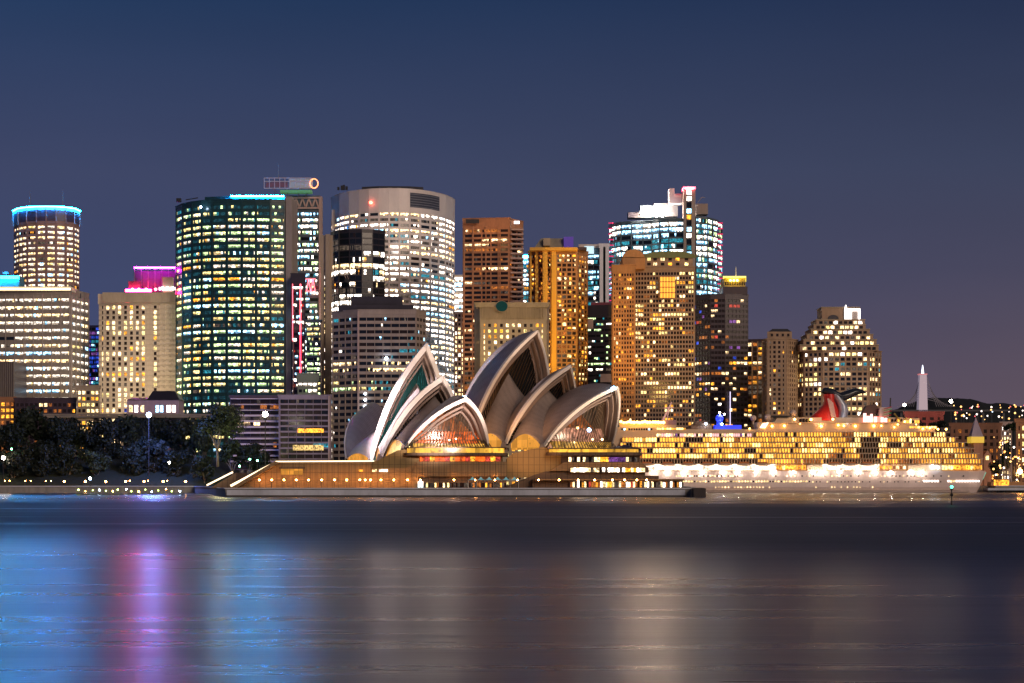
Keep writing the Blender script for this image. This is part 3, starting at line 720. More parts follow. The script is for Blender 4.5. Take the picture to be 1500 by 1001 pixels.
# stepped tower with the arch and the white screen
SPAL = [(PD, 7), (PD2, 4), (PV, 2.3), (PY, 1.8), (PW, .9), (PT, .4), (PM, 1.4)]
t = T('apartment_tower', 'stepped sandstone tower with an arch and a glaring white lit corner', [(1169, 1168), (1178, 1156), (1205, 1148), (1272, 1146), (1290, 1158)], 514, W_apt, SPAL, 40, depth=36, fpx=7.25, bpx=8, sp=.38, pf=.3,
      mode='punched', run=.3, relief=.5, budget=70, group=APT)
steps = [(1172, 1287, 514, 506), (1177, 1284, 506, 498), (1182, 1279, 498, 490.5), (1188, 1274, 490.5, 483), (1192, 1268, 483, 476), (1196, 1267, 476, 469)]
for i, (a_, b_, lo_, hi_) in enumerate(steps):
    y = 1149+i*.8; m = MB(); m.box((X(a_, y), y, Z(lo_, y)+.02), (X(b_, y), y+26-i, Z(hi_, y)), W_apt)
    m.box((X(a_-.6, y), y-.6, Z(hi_, y)+.01), (X(b_+.6, y), y+26.5-i, Z(hi_, y)+.5), W_sand); m.build('setback_storey', t)
    m = MB(); n = int((b_-a_)/7.5); r_ = random.Random(i+50)
    for j in range(n):
        c = a_+4+j*(b_-a_-6)/n; mt = pick([(PD, 5), (PV, 3), (PY, 2.2), (PW, 1.2), (PD2, 3), (PM, 1)], r_)
        m.face([P3(c, lo_-1.2, y-.1), P3(c+5, lo_-1.2, y-.1), P3(c+5, lo_-5.4, y-.1), P3(c, lo_-5.4, y-.1)], mt)
    m.build('attic_window', t)
m = MB(); y = 1156; m.box((X(1204, y), y, Z(469, y)+.05), (X(1236, y), y+18, Z(451, y)), W_apt); m.box((X(1203, y), y-.5, Z(451, y)), (X(1260, y), y+18.5, Z(449.8, y)), W_sand); m.build('tower_head', t)
m = MB(); pts = [P3(1212.5, 472, y-.2), P3(1228.5, 472, y-.2)]+[P3(1220.5+8*math.cos(a), 466.5-5*math.sin(a), y-.2) for a in [math.pi*i/8 for i in range(9)]]
m.face(pts, W_dk); m.build('arch', t)
m = MB(); m.box((X(1236.2, y), y-1, Z(469, y)+.05), (X(1260, y), y+18, Z(452, y)), W_white); m.build('tower_head', t)
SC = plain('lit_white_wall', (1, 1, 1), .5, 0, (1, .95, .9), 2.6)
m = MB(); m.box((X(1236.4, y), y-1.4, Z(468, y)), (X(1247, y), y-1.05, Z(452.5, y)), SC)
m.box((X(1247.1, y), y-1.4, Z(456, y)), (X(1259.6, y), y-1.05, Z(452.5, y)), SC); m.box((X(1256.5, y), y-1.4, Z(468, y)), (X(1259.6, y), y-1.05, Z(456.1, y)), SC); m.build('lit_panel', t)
antenna(t, 1239, 447, 452, 1155, 1.4, SC)

# ------------------------------------------------------------------ low buildings near the water
t = T('office_block', 'low glassy office block with warm lit rooms and pale horizontal bands', [(410.5, 972), (483, 972)], 580, wallmat('facade_purple_grey_band', (.30, .24, .27)), [(PD2, 22), (PD, 12), (PM, 3), (PT, .3), (PV, .5)], 41,
      depth=24, fpx=8.2, bpx=12, sp=.30, pf=.04, run=.75, sub=4, sub_p=.12, crown=3, relief=.8)
m = MB()
m.face([P3(436, 634, 970.9), P3(474, 634, 970.9), P3(474, 628, 970.9), P3(436, 628, 970.9)], PA)
m.face([P3(429, 660, 970.9), P3(474, 660, 970.9), P3(474, 652, 970.9), P3(429, 652, 970.9)], litmat('pane_gold', (1, .66, .22), 1.3, .7, 1.2)); m.build('lit_room', t)
addbox(t, 'corner_fin', 480.6, 482.6, 580, 676, 970.2, 1.2, W_pink)
t = T('office_block', 'low balconied block with long white balcony fronts behind the tall tree', [(338, 985), (410, 985)], 581, wallmat('facade_dark_plum_recess', (.10, .07, .10)), [(PD2, 12), (PM, 3), (PO, 1), (PV, .5)], 42,
      depth=24, fpx=8.2, bpx=14, sp=.1, pf=.04, run=.6, sub=3, crown=2)
m = MB()
for k in range(12): z = Z(585+k*8.4, 982); m.box((X(338, 982), 981, z), (X(410, 982), 984.4, z+(.5 if k < 3 else .95)), wallmat('balcony_pale_lilac', (.66, .55, .60), var=.06))
m.build('balcony_front', t)
# expressway deck
m = MB(); y = 1040; m.box((X(60, y), y, Z(612, y)), (X(345, y), y+18, Z(608.6, y)), W_grey); m.box((X(60, y), y-.4, Z(608.5, y)), (X(345, y), y, Z(606.5, y)), W_grey)
for i in range(9): m.box((X(70+i*32, y), y+5, GZ), (X(74+i*32, y), y+11, Z(612, y)), W_grey)
o = m.build('elevated_road', None, (X(200, y), y, GZ)); tag(o, 'thin elevated concrete road passing behind the dark garden trees', 'road bridge')
# gabled house by the hotel
t = thing('garden_house', 'mauve gabled building with lit windows below the cream hotel', 'house', (X(220, 1060), 1065, GZ), 'low buildings behind the garden')
m = MB(); y = 1060; m.box((X(186, y), y, GZ), (X(262, y), y+16, Z(586, y)), wallmat('facade_lilac_render', (.38, .28, .36))); m.build('wall', t)
m = MB()
for a_, b_, c_, h_ in ((186, 222, 583, 586), (216, 262, 573, 586)):
    y1 = y-.8; p0 = P3(a_-1, h_, y1); p1 = P3(b_+1, h_, y1); q0 = P3(a_+8, c_, y+8); q1 = P3(b_-6, c_, y+8)
    m.face([p0, p1, q1, q0], W_dk); m.face([p0+Vector((0, 17, 0)), p1+Vector((0, 17, 0)), q1, q0], W_dk); m.face([p0, q0, p0+Vector((0, 17, 0))], W_dk); m.face([p1, q1, p1+Vector((0, 17, 0))], W_dk)
m.build('roof', t)
for i, (px, w_, mt) in enumerate(((189, 5, PV), (197, 5, PW), (206, 5, PV), (228, 5, PC), (235, 4, PC), (244, 6, PW), (252, 5, PW))):
    m = MB(); m.face([P3(px, 604, y-.1), P3(px+w_, 604, y-.1), P3(px+w_, 594, y-.1), P3(px, 594, y-.1)], mt); m.build('window', t)
# beige low buildings on the left
for nm, lab, a_, b_, top_, Y_, mat_, pal_, sd in (
    ('low_building', 'beige stone low building between the finned office and the hotel', 113, 146, 566, 1100, W_sand, [(PV, 4), (PA, 2), (PD2, 3), (PY, 2)], 61),
    ('low_building', 'dark brown low terrace with orange lit ground floor behind the trees', 22, 112, 584, 1110, W_dkp, [(PD2, 6), (PO, 3), (PA, 2), (PV, 1)], 62),
    ('low_building', 'orange lit low pavilion behind the leftmost tree', -20, 22, 583, 1120, W_brown, [(PA, 4), (PO, 3), (PD2, 2)], 63)):
    T(nm, lab, [(a_, Y_), (b_, Y_)], top_, mat_, pal_, sd, depth=16, fpx=9, bpx=7, sp=.45, pf=.3, mode='punched', run=.2, sides=False, crown=3, group='low buildings behind the garden', budget=60, cat='low building')
# ================================================================== THE SAIL-ROOFED CONCERT HALLS
def tilemat(name, col, line=.60):
    m = bpy.data.materials.new(name); n, l = nodes(m); b = n['Principled BSDF']
    uv = n.new('ShaderNodeUVMap'); mp = n.new('ShaderNodeMapping'); mp.inputs['Scale'].default_value = (22, 12, 1); l.new(uv.outputs[0], mp.inputs[0])
    sx = n.new('ShaderNodeSeparateXYZ'); l.new(mp.outputs[0], sx.inputs[0])
    def tri(o, wd):
        f = n.new('ShaderNodeMath'); f.operation = 'FRACT'; l.new(o, f.inputs[0])
        c = n.new('ShaderNodeMath'); c.operation = 'LESS_THAN'; c.inputs[1].default_value = wd; l.new(f.outputs[0], c.inputs[0]); return c
    a = tri(sx.outputs['X'], .13)
    # chevron courses: v shifted by the distance from the rib's middle
    fr = n.new('ShaderNodeMath'); fr.operation = 'PINGPONG'; fr.inputs[1].default_value = .5; l.new(sx.outputs['X'], fr.inputs[0])
    av = n.new('ShaderNodeMath'); av.operation = 'ADD'; l.new(sx.outputs['Y'], av.inputs[0]); l.new(fr.outputs[0], av.inputs[1])
    c = tri(av.outputs[0], .10)
    mxx = n.new('ShaderNodeMath'); mxx.operation = 'MAXIMUM'; l.new(a.outputs[0], mxx.inputs[0]); l.new(c.outputs[0], mxx.inputs[1])
    g = n.new('ShaderNodeNewGeometry'); no = n.new('ShaderNodeTexNoise'); no.inputs['Scale'].default_value = .12; no.inputs['Detail'].default_value = 5; l.new(g.outputs['Position'], no.inputs['Vector'])
    r = n.new('ShaderNodeMapRange'); r.inputs[1].default_value = .3; r.inputs[2].default_value = .7; r.inputs[3].default_value = .86; r.inputs[4].default_value = 1.1; l.new(no.outputs[0], r.inputs[0])
    ml = n.new('ShaderNodeMapRange'); ml.inputs[3].default_value = 1; ml.inputs[4].default_value = line; l.new(mxx.outputs[0], ml.inputs[0])
    mu = n.new('ShaderNodeMath'); mu.operation = 'MULTIPLY'; l.new(r.outputs[0], mu.inputs[0]); l.new(ml.outputs[0], mu.inputs[1])
    sc = n.new('ShaderNodeVectorMath'); sc.operation = 'SCALE'; sc.inputs[0].default_value = col; l.new(mu.outputs[0], sc.inputs['Scale']); l.new(sc.outputs[0], b.inputs['Base Color'])
    b.inputs['Roughness'].default_value = .38
    bp = n.new('ShaderNodeBump'); bp.invert = True; bp.inputs['Strength'].default_value = .5; bp.inputs['Distance'].default_value = .15; l.new(mxx.outputs[0], bp.inputs['Height']); l.new(bp.outputs[0], b.inputs['Normal'])
    return m
TILE = tilemat('roof_tile_cream', (.36, .29, .26))
TILEB = TILE
RIM = wallmat('shell_rim_concrete', (.88, .80, .70), .5, var=.06, streak=False, bump=.05)
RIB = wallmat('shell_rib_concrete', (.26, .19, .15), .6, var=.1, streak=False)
GLASS = bpy.data.materials.new('foyer_glass'); n, l = nodes(GLASS); b = n['Principled BSDF']
b.inputs['Base Color'].default_value = (.02, .05, .05, 1); b.inputs['Roughness'].default_value = .15; b.inputs['Specular IOR Level'].default_value = .08
tr = n.new('ShaderNodeBsdfTransparent'); tr.inputs[0].default_value = (.85, .9, .88, 1); mxs = n.new('ShaderNodeMixShader'); mxs.inputs[0].default_value = .14
l.new(tr.outputs[0], mxs.inputs[1]); l.new(b.outputs[0], mxs.inputs[2]); l.new(mxs.outputs[0], n['Material Output'].inputs['Surface'])
TGLASS = plain('sail_glass_teal', (.02, .14, .13), .15, 0, (.02, .30, .28), .10, samp=False)
DGLASS = plain('sail_glass_black', (.012, .015, .018), .1)
BRONZE = plain('bronze_frame', (.12, .07, .035), .5, .4)

def slerp(c, a, b, t, R=None):
    u = (a-c); v = (b-c); w = math.acos(max(-1, min(1, u.normalized().dot(v.normalized()))))
    if w < 1e-5: return a
    r = u.length*(1-t)+v.length*t
    return c+(u.normalized()*math.sin((1-t)*w)+v.normalized()*math.sin(t*w))/math.sin(w)*r
def sphere_centre(Fp, P, B, R):
    """centre on the inner side; local frame (a forward, b out to the foot's side, z up)"""
    a = P-Fp; b = B-Fp; n_ = a.cross(b); L = n_.length
    cc = Fp+(n_.cross(a)*b.length_squared+b.cross(n_)*a.length_squared)/(2*L*L)
    rr = (cc-Fp).length; R = max(R, rr*1.02); n_.normalize()
    sgn = 1 if Fp.y > 0 else -1
    if n_.y*sgn < 0: n_ = -n_
    return cc-n_*math.sqrt(R*R-rr*rr), R
def shell_grid(Fp, P, B, R, n=26, m=26):
    c, R = sphere_centre(Fp, P, B, R)
    r2 = math.sqrt(max(1e-3, R*R-c.y*c.y)); c2 = Vector((c.x, 0, c.z))
    g = []
    for i in range(n+1):
        q = slerp(c2, P, B, i/n); g.append([slerp(c, Fp, q, j/m) for j in range(m+1)])
    return g, c
class Hall:
    def __init__(s, theta, f3px, Y0, w3):
        t = math.radians(theta); s.a = Vector((math.sin(t), -math.cos(t), 0)); s.b = Vector((math.cos(t), math.sin(t), 0))
        foot = Vector((X(f3px, Y0), Y0, 0)); s.O = foot+s.b*w3
    def solve(s, px, off):      # distance along the axis at which the line offset by off meets a photo column
        k = (px-750)/F; o = s.O+s.b*off
        return (k*o.y-o.x)/(s.a.x-k*s.a.y)
    def W(s, p): q = s.O+s.a*p.x+s.b*p.y; return Vector((q.x, q.y, p.z))
    def loc(s, px, py, off):
        t = s.solve(px, off); y = (s.O+s.a*t+s.b*off).y
        return Vector((t, off, Z(py, y)))
def arc3(p, q, bul, n=24):
    return [p+(q-p)*(i/n)+bul*(4*(i/n)*(1-i/n)) for i in range(n+1)]
def build_hall(root, H, shells, rev):
    """shells: back to front, each dict(f, pk, b, w, q, glass, R)"""
    for k, s in enumerate(shells):
        w = s['w']; Fp = H.loc(*s['f'], -w); P = H.loc(*s['pk'], 0); B = H.loc(*s['b'], 0); s['F'], s['P'], s['B'] = Fp, P, B
        s['grid'], s['c'] = shell_grid(Fp, P, B, s.get('R', 70))
        Fr = Vector((Fp.x, -Fp.y, Fp.z))
        print('shell', k, 'foot', [round(v, 1) for v in Fp], 'peak', [round(v, 1) for v in P], 'B', [round(v, 1) for v in B])
    def mir(p): return Vector((p.x, -p.y, p.z))
    for k, s in enumerate(shells):
        g, c = s['grid'], s['c']; n = len(g)-1; m_ = len(g[0])-1
        th = 1.5
        sh = MB(); sh.uv = []
        for side in (0, 1):
            f = (lambda p: H.W(p)) if side == 0 else (lambda p: H.W(mir(p)))
            k0 = len(sh.v); sh.grid([[f(p) for p in r] for r in g], TILE, True, side == 0)
            sh.uv += [(i/n, j/m_) for i in range(n+1) for j in range(m_+1)]
        o = sh.build('sail_shell', root)
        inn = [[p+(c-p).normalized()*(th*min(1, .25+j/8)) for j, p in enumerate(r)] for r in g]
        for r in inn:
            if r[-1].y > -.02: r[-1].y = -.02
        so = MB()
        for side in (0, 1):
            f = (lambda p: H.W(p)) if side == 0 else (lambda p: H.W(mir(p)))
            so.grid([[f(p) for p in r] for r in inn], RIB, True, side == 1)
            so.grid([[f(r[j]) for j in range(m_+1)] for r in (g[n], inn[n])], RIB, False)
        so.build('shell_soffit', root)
        # rim: a beam along the mouth edge
        def rim(off0, off1, fwd, back, mat, name, j0=0):
            rm = MB()
            for side in (0, 1):
                f = (lambda p: H.W(p)) if side == 0 else (lambda p: H.W(mir(p)))
                ring = []
                for j in range(j0, m_+1):
                    p = g[0][j]; t = j/m_; cn = (c-p); cn.x *= .3; cn.normalize(); k_ = .45+.55*min(1, t*3)
                    A = p+cn*off0*k_+Vector((fwd, 0, 0)); Bq = p+cn*off1*k_+Vector((fwd, 0, 0)); C_ = p+cn*off1*k_-Vector((back, 0, 0)); D = p+cn*off0*k_-Vector((back, 0, 0))
                    row = [A, Bq, C_, D, A]
                    for v in row:
                        if v.y > -.01: v.y = -.01
                    ring.append([f(v) for v in row])
                rm.grid(ring, mat, False, side == 1)
            return rm.build(name, root)
        rim(-.25, s.get('rw', 1.4), .5, 1.2, RIM, 'shell_rim')
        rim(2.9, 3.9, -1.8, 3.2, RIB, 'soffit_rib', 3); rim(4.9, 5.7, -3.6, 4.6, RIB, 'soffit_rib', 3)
        # pedestal
        for side in (0, 1):
            fp = s['F'] if side == 0 else mir(s['F']); q = H.W(fp+Vector((-1.5, 0, 0))); pd = MB()
            pd.prism([(q.x-2.2, q.y-2), (q.x+2.2, q.y-2), (q.x+2.2, q.y+2), (q.x-2.2, q.y+2)], q.z-4, q.z+1.0, RIB, poly2=[(q.x-.8, q.y-.8), (q.x+.8, q.y-.8), (q.x+.8, q.y+.8), (q.x-.8, q.y+.8)])
            pd.build('pedestal', root)
        # side infill in the mouth of the shell behind, and glass between
        if k+1 < len(shells):
            nx = shells[k+1]; Q = H.loc(*nx['q'], 0)
            Fa = s['F']+Vector((1.5, 1.2, 0)); Fb = nx['F']+Vector((-2.5, .6, 0)); val = nx['grid'][len(nx['grid'])-1]
            ca = arc3(Fa, Q, Vector((0, -.8, .5)), 24); cb = [val[int(round(j/24*(len(val)-1)))].copy() for j in range(25)]
            cb[0] = Fb
            fl = MB(); fl.uv = []
            ns = 12; gg = []
            for i in range(ns+1):
                t = i/ns; row = []
                for j in range(25):
                    v = j/24; p = ca[j]*(1-t)+cb[j]*t; p = p+Vector((0, -1.8, 0))*(4*t*(1-t))*math.sin(math.pi*v)
                    p.z += 4*t*(1-t)*5.2*(1-v)**5
                    if j == 24: p.y = 0
                    row.append(p)
                gg.append(row)
            for side in (0, 1):
                f = (lambda p: H.W(p)) if side == 0 else (lambda p: H.W(mir(p)))
                fl.grid([[f(p) for p in r] for r in gg], TILEB, True, side == 0)
                fl.uv += [(i/ns, j/24) for i in range(ns+1) for j in range(25)]
            fl.build('side_shell', root)
            for side in (0, 1):
                aw = MB()
                f = (lambda p: H.W(p)) if side == 0 else (lambda p: H.W(mir(p)))
                for i in range(ns):
                    p0, p1 = gg[i][0]+Vector((0, .7, 0)), gg[i+1][0]+Vector((0, .7, 0)); zb = min(Fa.z, Fb.z)-1.5
                    aw.face([f(Vector((p0.x, p0.y, zb))), f(Vector((p1.x, p1.y, zb))), f(p1), f(p0)], litmat('pane_foyer_gold', (1, .40, .05), .8, .6, 1.2, cell=2.5, fine=.6, cutoff=.25))
                aw.build('arched_window', root)
            # glass between rim and side shell, with mullions
            gl = MB(); mu = MB(); curveR = []
            for j in range(25):
                p = g[0][int(round(j/24*m_))]; cn = (c-p).normalized(); q_ = p+cn*3.2*min(1, .3+j/6)-Vector((6.5, 0, 0))*min(1, .3+j/8)
                if q_.y > -.02: q_.y = -.02
                curveR.append(q_)
            gm = s['glass']
            for side in (0, 1):
                f = (lambda p: H.W(p)) if side == 0 else (lambda p: H.W(mir(p)))
                gl.grid([[f(p) for p in curveR], [f(p+Vector((-.3, .3, 0))) for p in ca]], gm, False)
                for j in range(2, 25):
                    mu.bar(f(curveR[j]+Vector((0, -.15, 0))), f(ca[j]+Vector((0, -.15, 0))), .28, BRONZE if gm is DGLASS else plain('mullion_teal_dark', (.004, .02, .02), .4))
            gl.build('glass_wall', root); mu.build('glass_frame', root)
            tb = MB(); P_ = curveR[-1]  # horizontal cap between the two glass sides
    # front foyer under the last shell
    s = shells[-1]; g, c = s['grid'], s['c']; m_ = len(g[0])-1
    back = 7.0; cur = []
    for j in range(m_+1):
        p = g[0][j]; cn = (c-p).normalized(); q_ = p+cn*3.4*min(1, .35+j/8)-Vector((back, 0, 0))*min(1, .25+j/12)
        if q_.y > -.02: q_.y = -.02
        cur.append(q_)
    zf = s['F'].z-1.0
    gl = MB(); mu = MB(); nx_ = 14
    def at(b):   # height of the mouth curve above a given offset
        for j in range(m_):
            y0, y1 = cur[j].y, cur[j+1].y
            if y0 <= b <= y1 or (j == m_-1): t = (b-y0)/((y1-y0) or 1); t = min(1, max(0, t)); return cur[j]*(1-t)+cur[j+1]*t
    w0 = abs(cur[0].y)-.3
    for side in (0, 1):
        f = (lambda p: H.W(p)) if side == 0 else (lambda p: H.W(mir(p)))
        cols = []
        for i in range(nx_+1):
            b_ = -w0+w0*i/nx_; top = at(b_); t = i/nx_
            fx = 4.5*math.sin(t*math.pi/2)+1           # the glass steps forward in the middle
            bot = Vector((s['F'].x+fx+3.0, b_*1.10, zf)); mid = Vector((s['F'].x+fx, b_, zf+4.2)); cols.append((bot, mid, top))
        for i in range(nx_):
            a_, b2 = cols[i], cols[i+1]
            gl.face([f(a_[0]), f(b2[0]), f(b2[1]), f(a_[1])], GLASS); gl.face([f(a_[1]), f(b2[1]), f(b2[2]), f(a_[2])], GLASS)
        for i in range(nx_+1):
            a_ = cols[i]; mu.bar(f(a_[0]), f(a_[1]), .3, BRONZE); mu.bar(f(a_[1]), f(a_[2]), .3, BRONZE)
            if i < nx_:
                b2 = cols[i+1]; mu.bar(f(a_[1]), f(b2[1]), .35, BRONZE)
    gl.build('glass_wall', root); mu.build('glass_frame', root)
    return cur, zf

def foyer_inside(root, H, s, zf, mats):
    """rooms and lamps seen through the front glass"""
    w = s['w']-3; x0 = s['F'].x
    for (da, z0, z1, wf, mt) in mats:
        m = MB(); pts = [H.W(Vector((x0+da, b_*w*wf, 0))) for b_ in (-1, -.5, 0, .5, 1)]; pc = pts[2]
        for i in range(4): m.face([(pts[i].x, pts[i].y, zf+z0), (pts[i+1].x, pts[i+1].y, zf+z0), (pts[i+1].x, pts[i+1].y, zf+z1), (pts[i].x, pts[i].y, zf+z1)], mt) if z1 < 13 else m.face([(pts[i].x, pts[i].y, zf+z0), (pts[i+1].x, pts[i+1].y, zf+z0), (pc.x+(pts[i+1].x-pc.x)*.3, pc.y+(pts[i+1].y-pc.y)*.3, zf+z1), (pc.x+(pts[i].x-pc.x)*.3, pc.y+(pts[i].y-pc.y)*.3, zf+z1)], mt)
        m.build('foyer_wall', root)
        d = MB(); q = [H.W(Vector((x0+da+a_, b_*w*wf, 0))) for a_, b_ in ((0, -1), (3, -1), (3, 1), (0, 1))]
        d.prism([(p.x, p.y) for p in q], zf+z0-.6, zf+z0-.1, BRONZE); d.build('foyer_balcony', root)

# --- right hall (larger) and left hall
HR = Hall(45, 797, 806, 23.5)
SR = [dict(f=(690, 652), pk=(787, 484), b=(676, 596), w=27, glass=DGLASS, R=78, rw=1.3),
      dict(f=(741, 650), pk=(835.5, 535), b=(762, 592), w=25, q=(745, 547), glass=DGLASS, R=68),
      dict(f=(797, 654), pk=(904, 566.5), b=(811, 590), w=23.5, q=(799, 564), glass=DGLASS, R=56)]
HL = Hall(22, 592, 768, 20)
SL = [dict(f=(543, 675), pk=(625, 503), b=(588, 612), w=20.5, glass=TGLASS, R=105, rw=2.1),
      dict(f=(558, 668), pk=(649, 551), b=(622, 597), w=21, q=(610, 561), glass=DGLASS, R=70, rw=2.0),
      dict(f=(593, 655), pk=(683, 583), b=(644, 598), w=20, q=(637, 580), glass=DGLASS, R=60)]
opera = thing('opera_house', 'white sail roofed concert hall of tall shells glowing orange on its stone podium', 'concert hall', (X(720, 790), 790, GZ))
curR, zR = build_hall(opera, HR, SR, None); curL, zL = build_hall(opera, HL, SL, None)
print('podium z', zR, zL)
# reversed back shells
def rev_shell(H, f, pk, b, w, R):
    Fp = H.loc(*f, -w); P = H.loc(*pk, 0); B = H.loc(*b, 0); g, c = shell_grid(Fp, P, B, R, 18, 18)
    sh = MB(); sh.uv = []
    for side in (0, 1):
        fn = (lambda p: H.W(p)) if side == 0 else (lambda p: H.W(Vector((p.x, -p.y, p.z))))
        sh.grid([[fn(p) for p in r] for r in g], TILE, True, side == 1); sh.uv += [(i/18, j/18) for i in range(19) for j in range(19)]
    sh.build('sail_shell', opera)
    rm = MB()
    for side in (0, 1):
        fn = (lambda p: H.W(p)) if side == 0 else (lambda p: H.W(Vector((p.x, -p.y, p.z))))
        ring = []
        for p in g[0]:
            cn = (c-p).normalized(); row = [p-cn*.2-Vector((.4, 0, 0)), p+cn*1.6-Vector((.4, 0, 0)), p+cn*1.6+Vector((1, 0, 0)), p-cn*.2+Vector((1, 0, 0)), p-cn*.2-Vector((.4, 0, 0))]
            for v in row: v.y = min(v.y, -.01)
            ring.append([fn(v) for v in row])
        rm.grid(ring, RIM, False)
    rm.build('shell_rim', opera)
    return Fp, P, B, g
a_, b_, c_, g_ = rev_shell(HL, (507, 672), (532, 599), (574, 640), 17.5, 48)
rev_shell(HR, (640, 668), (664, 600), (700, 632), 20, 50)
# lower triangular side shell between the reversed shell and the tallest one
m = MB(); m.uv = []
F1 = SL[0]['F']+Vector((-1, .3, 0)); Fr = a_+Vector((1.0, .3, 0)); Bm = SL[0]['grid'][-1]
gg = []
for i in range(11):
    t = i/10; row = []
    for j in range(11):
        v = j/10; p0 = Fr*(1-t)+F1*t; p0 = p0+Vector((0, 0, 4*t*(1-t)*3)); p1 = c_*(1-t)+(Bm[-1])*t
        p = p0*(1-v)+p1*v+Vector((0, -3.5, 3))*(4*v*(1-v)); row.append(p)
    gg.append(row)
for side in (0, 1):
    fn = (lambda p: HL.W(p)) if side == 0 else (lambda p: HL.W(Vector((p.x, -p.y, p.z))))
    m.grid([[fn(p) for p in r] for r in gg], TILE, True, side == 0); m.uv += [(i/10, j/10) for i in range(11) for j in range(11)]
m.build('side_shell', opera)
m = MB()
for i in range(10):
    p0, p1 = gg[i][0], gg[i+1][0]; zb = Fr.z-2
    m.face([HL.W(Vector((p0.x, p0.y+.6, zb))), HL.W(Vector((p1.x, p1.y+.6, zb))), HL.W(p1), HL.W(p0)], MATS['pane_foyer_gold'])
m.build('arched_window', opera)

RED = litmat('foyer_red_wall_glow', (1, .14, .012), 1.9, .6, 1.1, cell=1.2, fine=.35, cutoff=.42)  # room light is put into these foyer walls as their own glow
GOLD = litmat('foyer_gold_wall_glow', (1, .46, .06), 1.3, .4, 1.3, cell=2, fine=.5)
DKW = litmat('foyer_upper_wall_glow', (.9, .20, .03), .7, .4, 1.2, cell=2, fine=.4)
MIX = litmat('foyer_warm_wall_glow', (.95, .36, .22), 1.1, .4, 1.2, cell=2, fine=.5)
foyer_inside(opera, HL, SL[-1], zL, [(2.5, .2, 2.6, 1, GOLD), (-1, 2.8, 8.2, .92, RED), (-4, 8.4, 16, .8, DKW)])
foyer_inside(opera, HR, SR[-1], zR, [(2.5, .2, 3.4, 1, GOLD), (-1, 3.6, 10.0, .94, MIX), (-5, 10.2, 18.5, .8, DKW)])
m = MB()
for px, py, r_ in ((616, 646, 1.0), (629, 643.5, .8), (658, 645, .9), (668, 643, .8), (600, 655, .6), (640, 649, .6)): m.ball(HL.W(HL.loc(px, py, -6)), r_*.45, plain('lamp_foyer_gold', (1, 1, 1), .5, 0, (1, .62, .22), 8))
m.build('foyer_lamp', opera)
m = MB()
for px, py, r_ in ((846, 627, .9), (868, 644, .7), (842, 648, .7), (882, 644, .8), (828, 645, .6)): m.ball(HR.W(HR.loc(px, py, -6)), r_*.7, MATS['lamp_foyer_gold'])
m.build('foyer_lamp', opera)
m = MB(); m.ball(HR.W(HR.loc(863, 630, -8)), .9, plain('lamp_foyer_blue', (1, 1, 1), .5, 0, (.25, .55, 1), 30)); m.build('foyer_lamp', opera)
m = MB(); m.ball(P3(680.5, 582, 764), .7, plain('lamp_peak_blue', (1, 1, 1), .5, 0, (.1, .6, 1), 60)); m.build('peak_lamp', opera)
m = MB(); m.ball(P3(899, 568, 800), .6, MATS['lamp_peak_blue']); m.ball(P3(897, 569, 800), .5, LAMPC); m.build('peak_lamp', opera)

# ------------------------------------------------------------------ podium
def granite(name, col):
    m = wallmat(name, col, .7, var=.18, scale=.08); n, l = nodes(m); b = n['Principled BSDF']; src = b.inputs['Base Color'].links[0].from_socket
    g = n.new('ShaderNodeNewGeometry'); sx = n.new('ShaderNodeSeparateXYZ'); l.new(g.outputs['Position'], sx.inputs[0]); outs = []
    for ax, per, wd in (('X', 2.44, .09), ('Z', 3.4, .05)):
        d = n.new('ShaderNodeMath'); d.operation = 'DIVIDE'; d.inputs[1].default_value = per; l.new(sx.outputs[ax], d.inputs[0])
        f = n.new('ShaderNodeMath'); f.operation = 'FRACT'; l.new(d.outputs[0], f.inputs[0])
        c = n.new('ShaderNodeMath'); c.operation = 'LESS_THAN'; c.inputs[1].default_value = wd; l.new(f.outputs[0], c.inputs[0]); outs.append(c)
    mm = n.new('ShaderNodeMath'); mm.operation = 'MAXIMUM'; l.new(outs[0].outputs[0], mm.inputs[0]); l.new(outs[1].outputs[0], mm.inputs[1])
    r = n.new('ShaderNodeMapRange'); r.inputs[3].default_value = 1; r.inputs[4].default_value = .45; l.new(mm.outputs[0], r.inputs[0])
    s = n.new('ShaderNodeVectorMath'); s.operation = 'SCALE'; l.new(src, s.inputs[0]); l.new(r.outputs[0], s.inputs['Scale']); l.new(s.outputs[0], b.inputs['Base Color'])
    return m
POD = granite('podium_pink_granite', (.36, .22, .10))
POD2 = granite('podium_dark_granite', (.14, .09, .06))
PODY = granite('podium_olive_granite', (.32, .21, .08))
def pblock(name, pts, Y, d, mat, z0=GZ):
    """a podium block whose front outline is given in photo columns and rows at its own distance"""
    m = MB(); f = [P3(px, py, Y) for px, py in pts]; bk = [p+Vector((0, d, 0)) for p in f]
    m.face(f, mat); m.face(bk[::-1], mat); n_ = len(f)
    for i in range(n_): m.face([f[(i+1) % n_], f[i], bk[i], bk[(i+1) % n_]], mat)
    return m.build(name, opera)
gy = lambda Y: 700-(GZ-HC)*F/Y
# long left plinth and stairs
pblock('podium', [(346, gy(752)), (405, 677), (545, 676.5), (545, gy(752))], 752, 60, POD)
m = MB(); m.bar(P3(338, 712, 748), P3(404, 677.2, 748), 1.1, plain('stair_light', (1, 1, 1), .5, 0, (1, .74, .42), 2.6), h=.9); m.build('stair_light', opera)
pblock('stair', [(336, gy(746)), (346, gy(746)), (410, 677.5), (402, 676)], 746, 6, POD)
m = MB(); m.bar(P3(404, 676.3, 748), P3(548, 675.6, 748), .5, MATS['stair_light'], h=.5); m.build('terrace_light', opera)
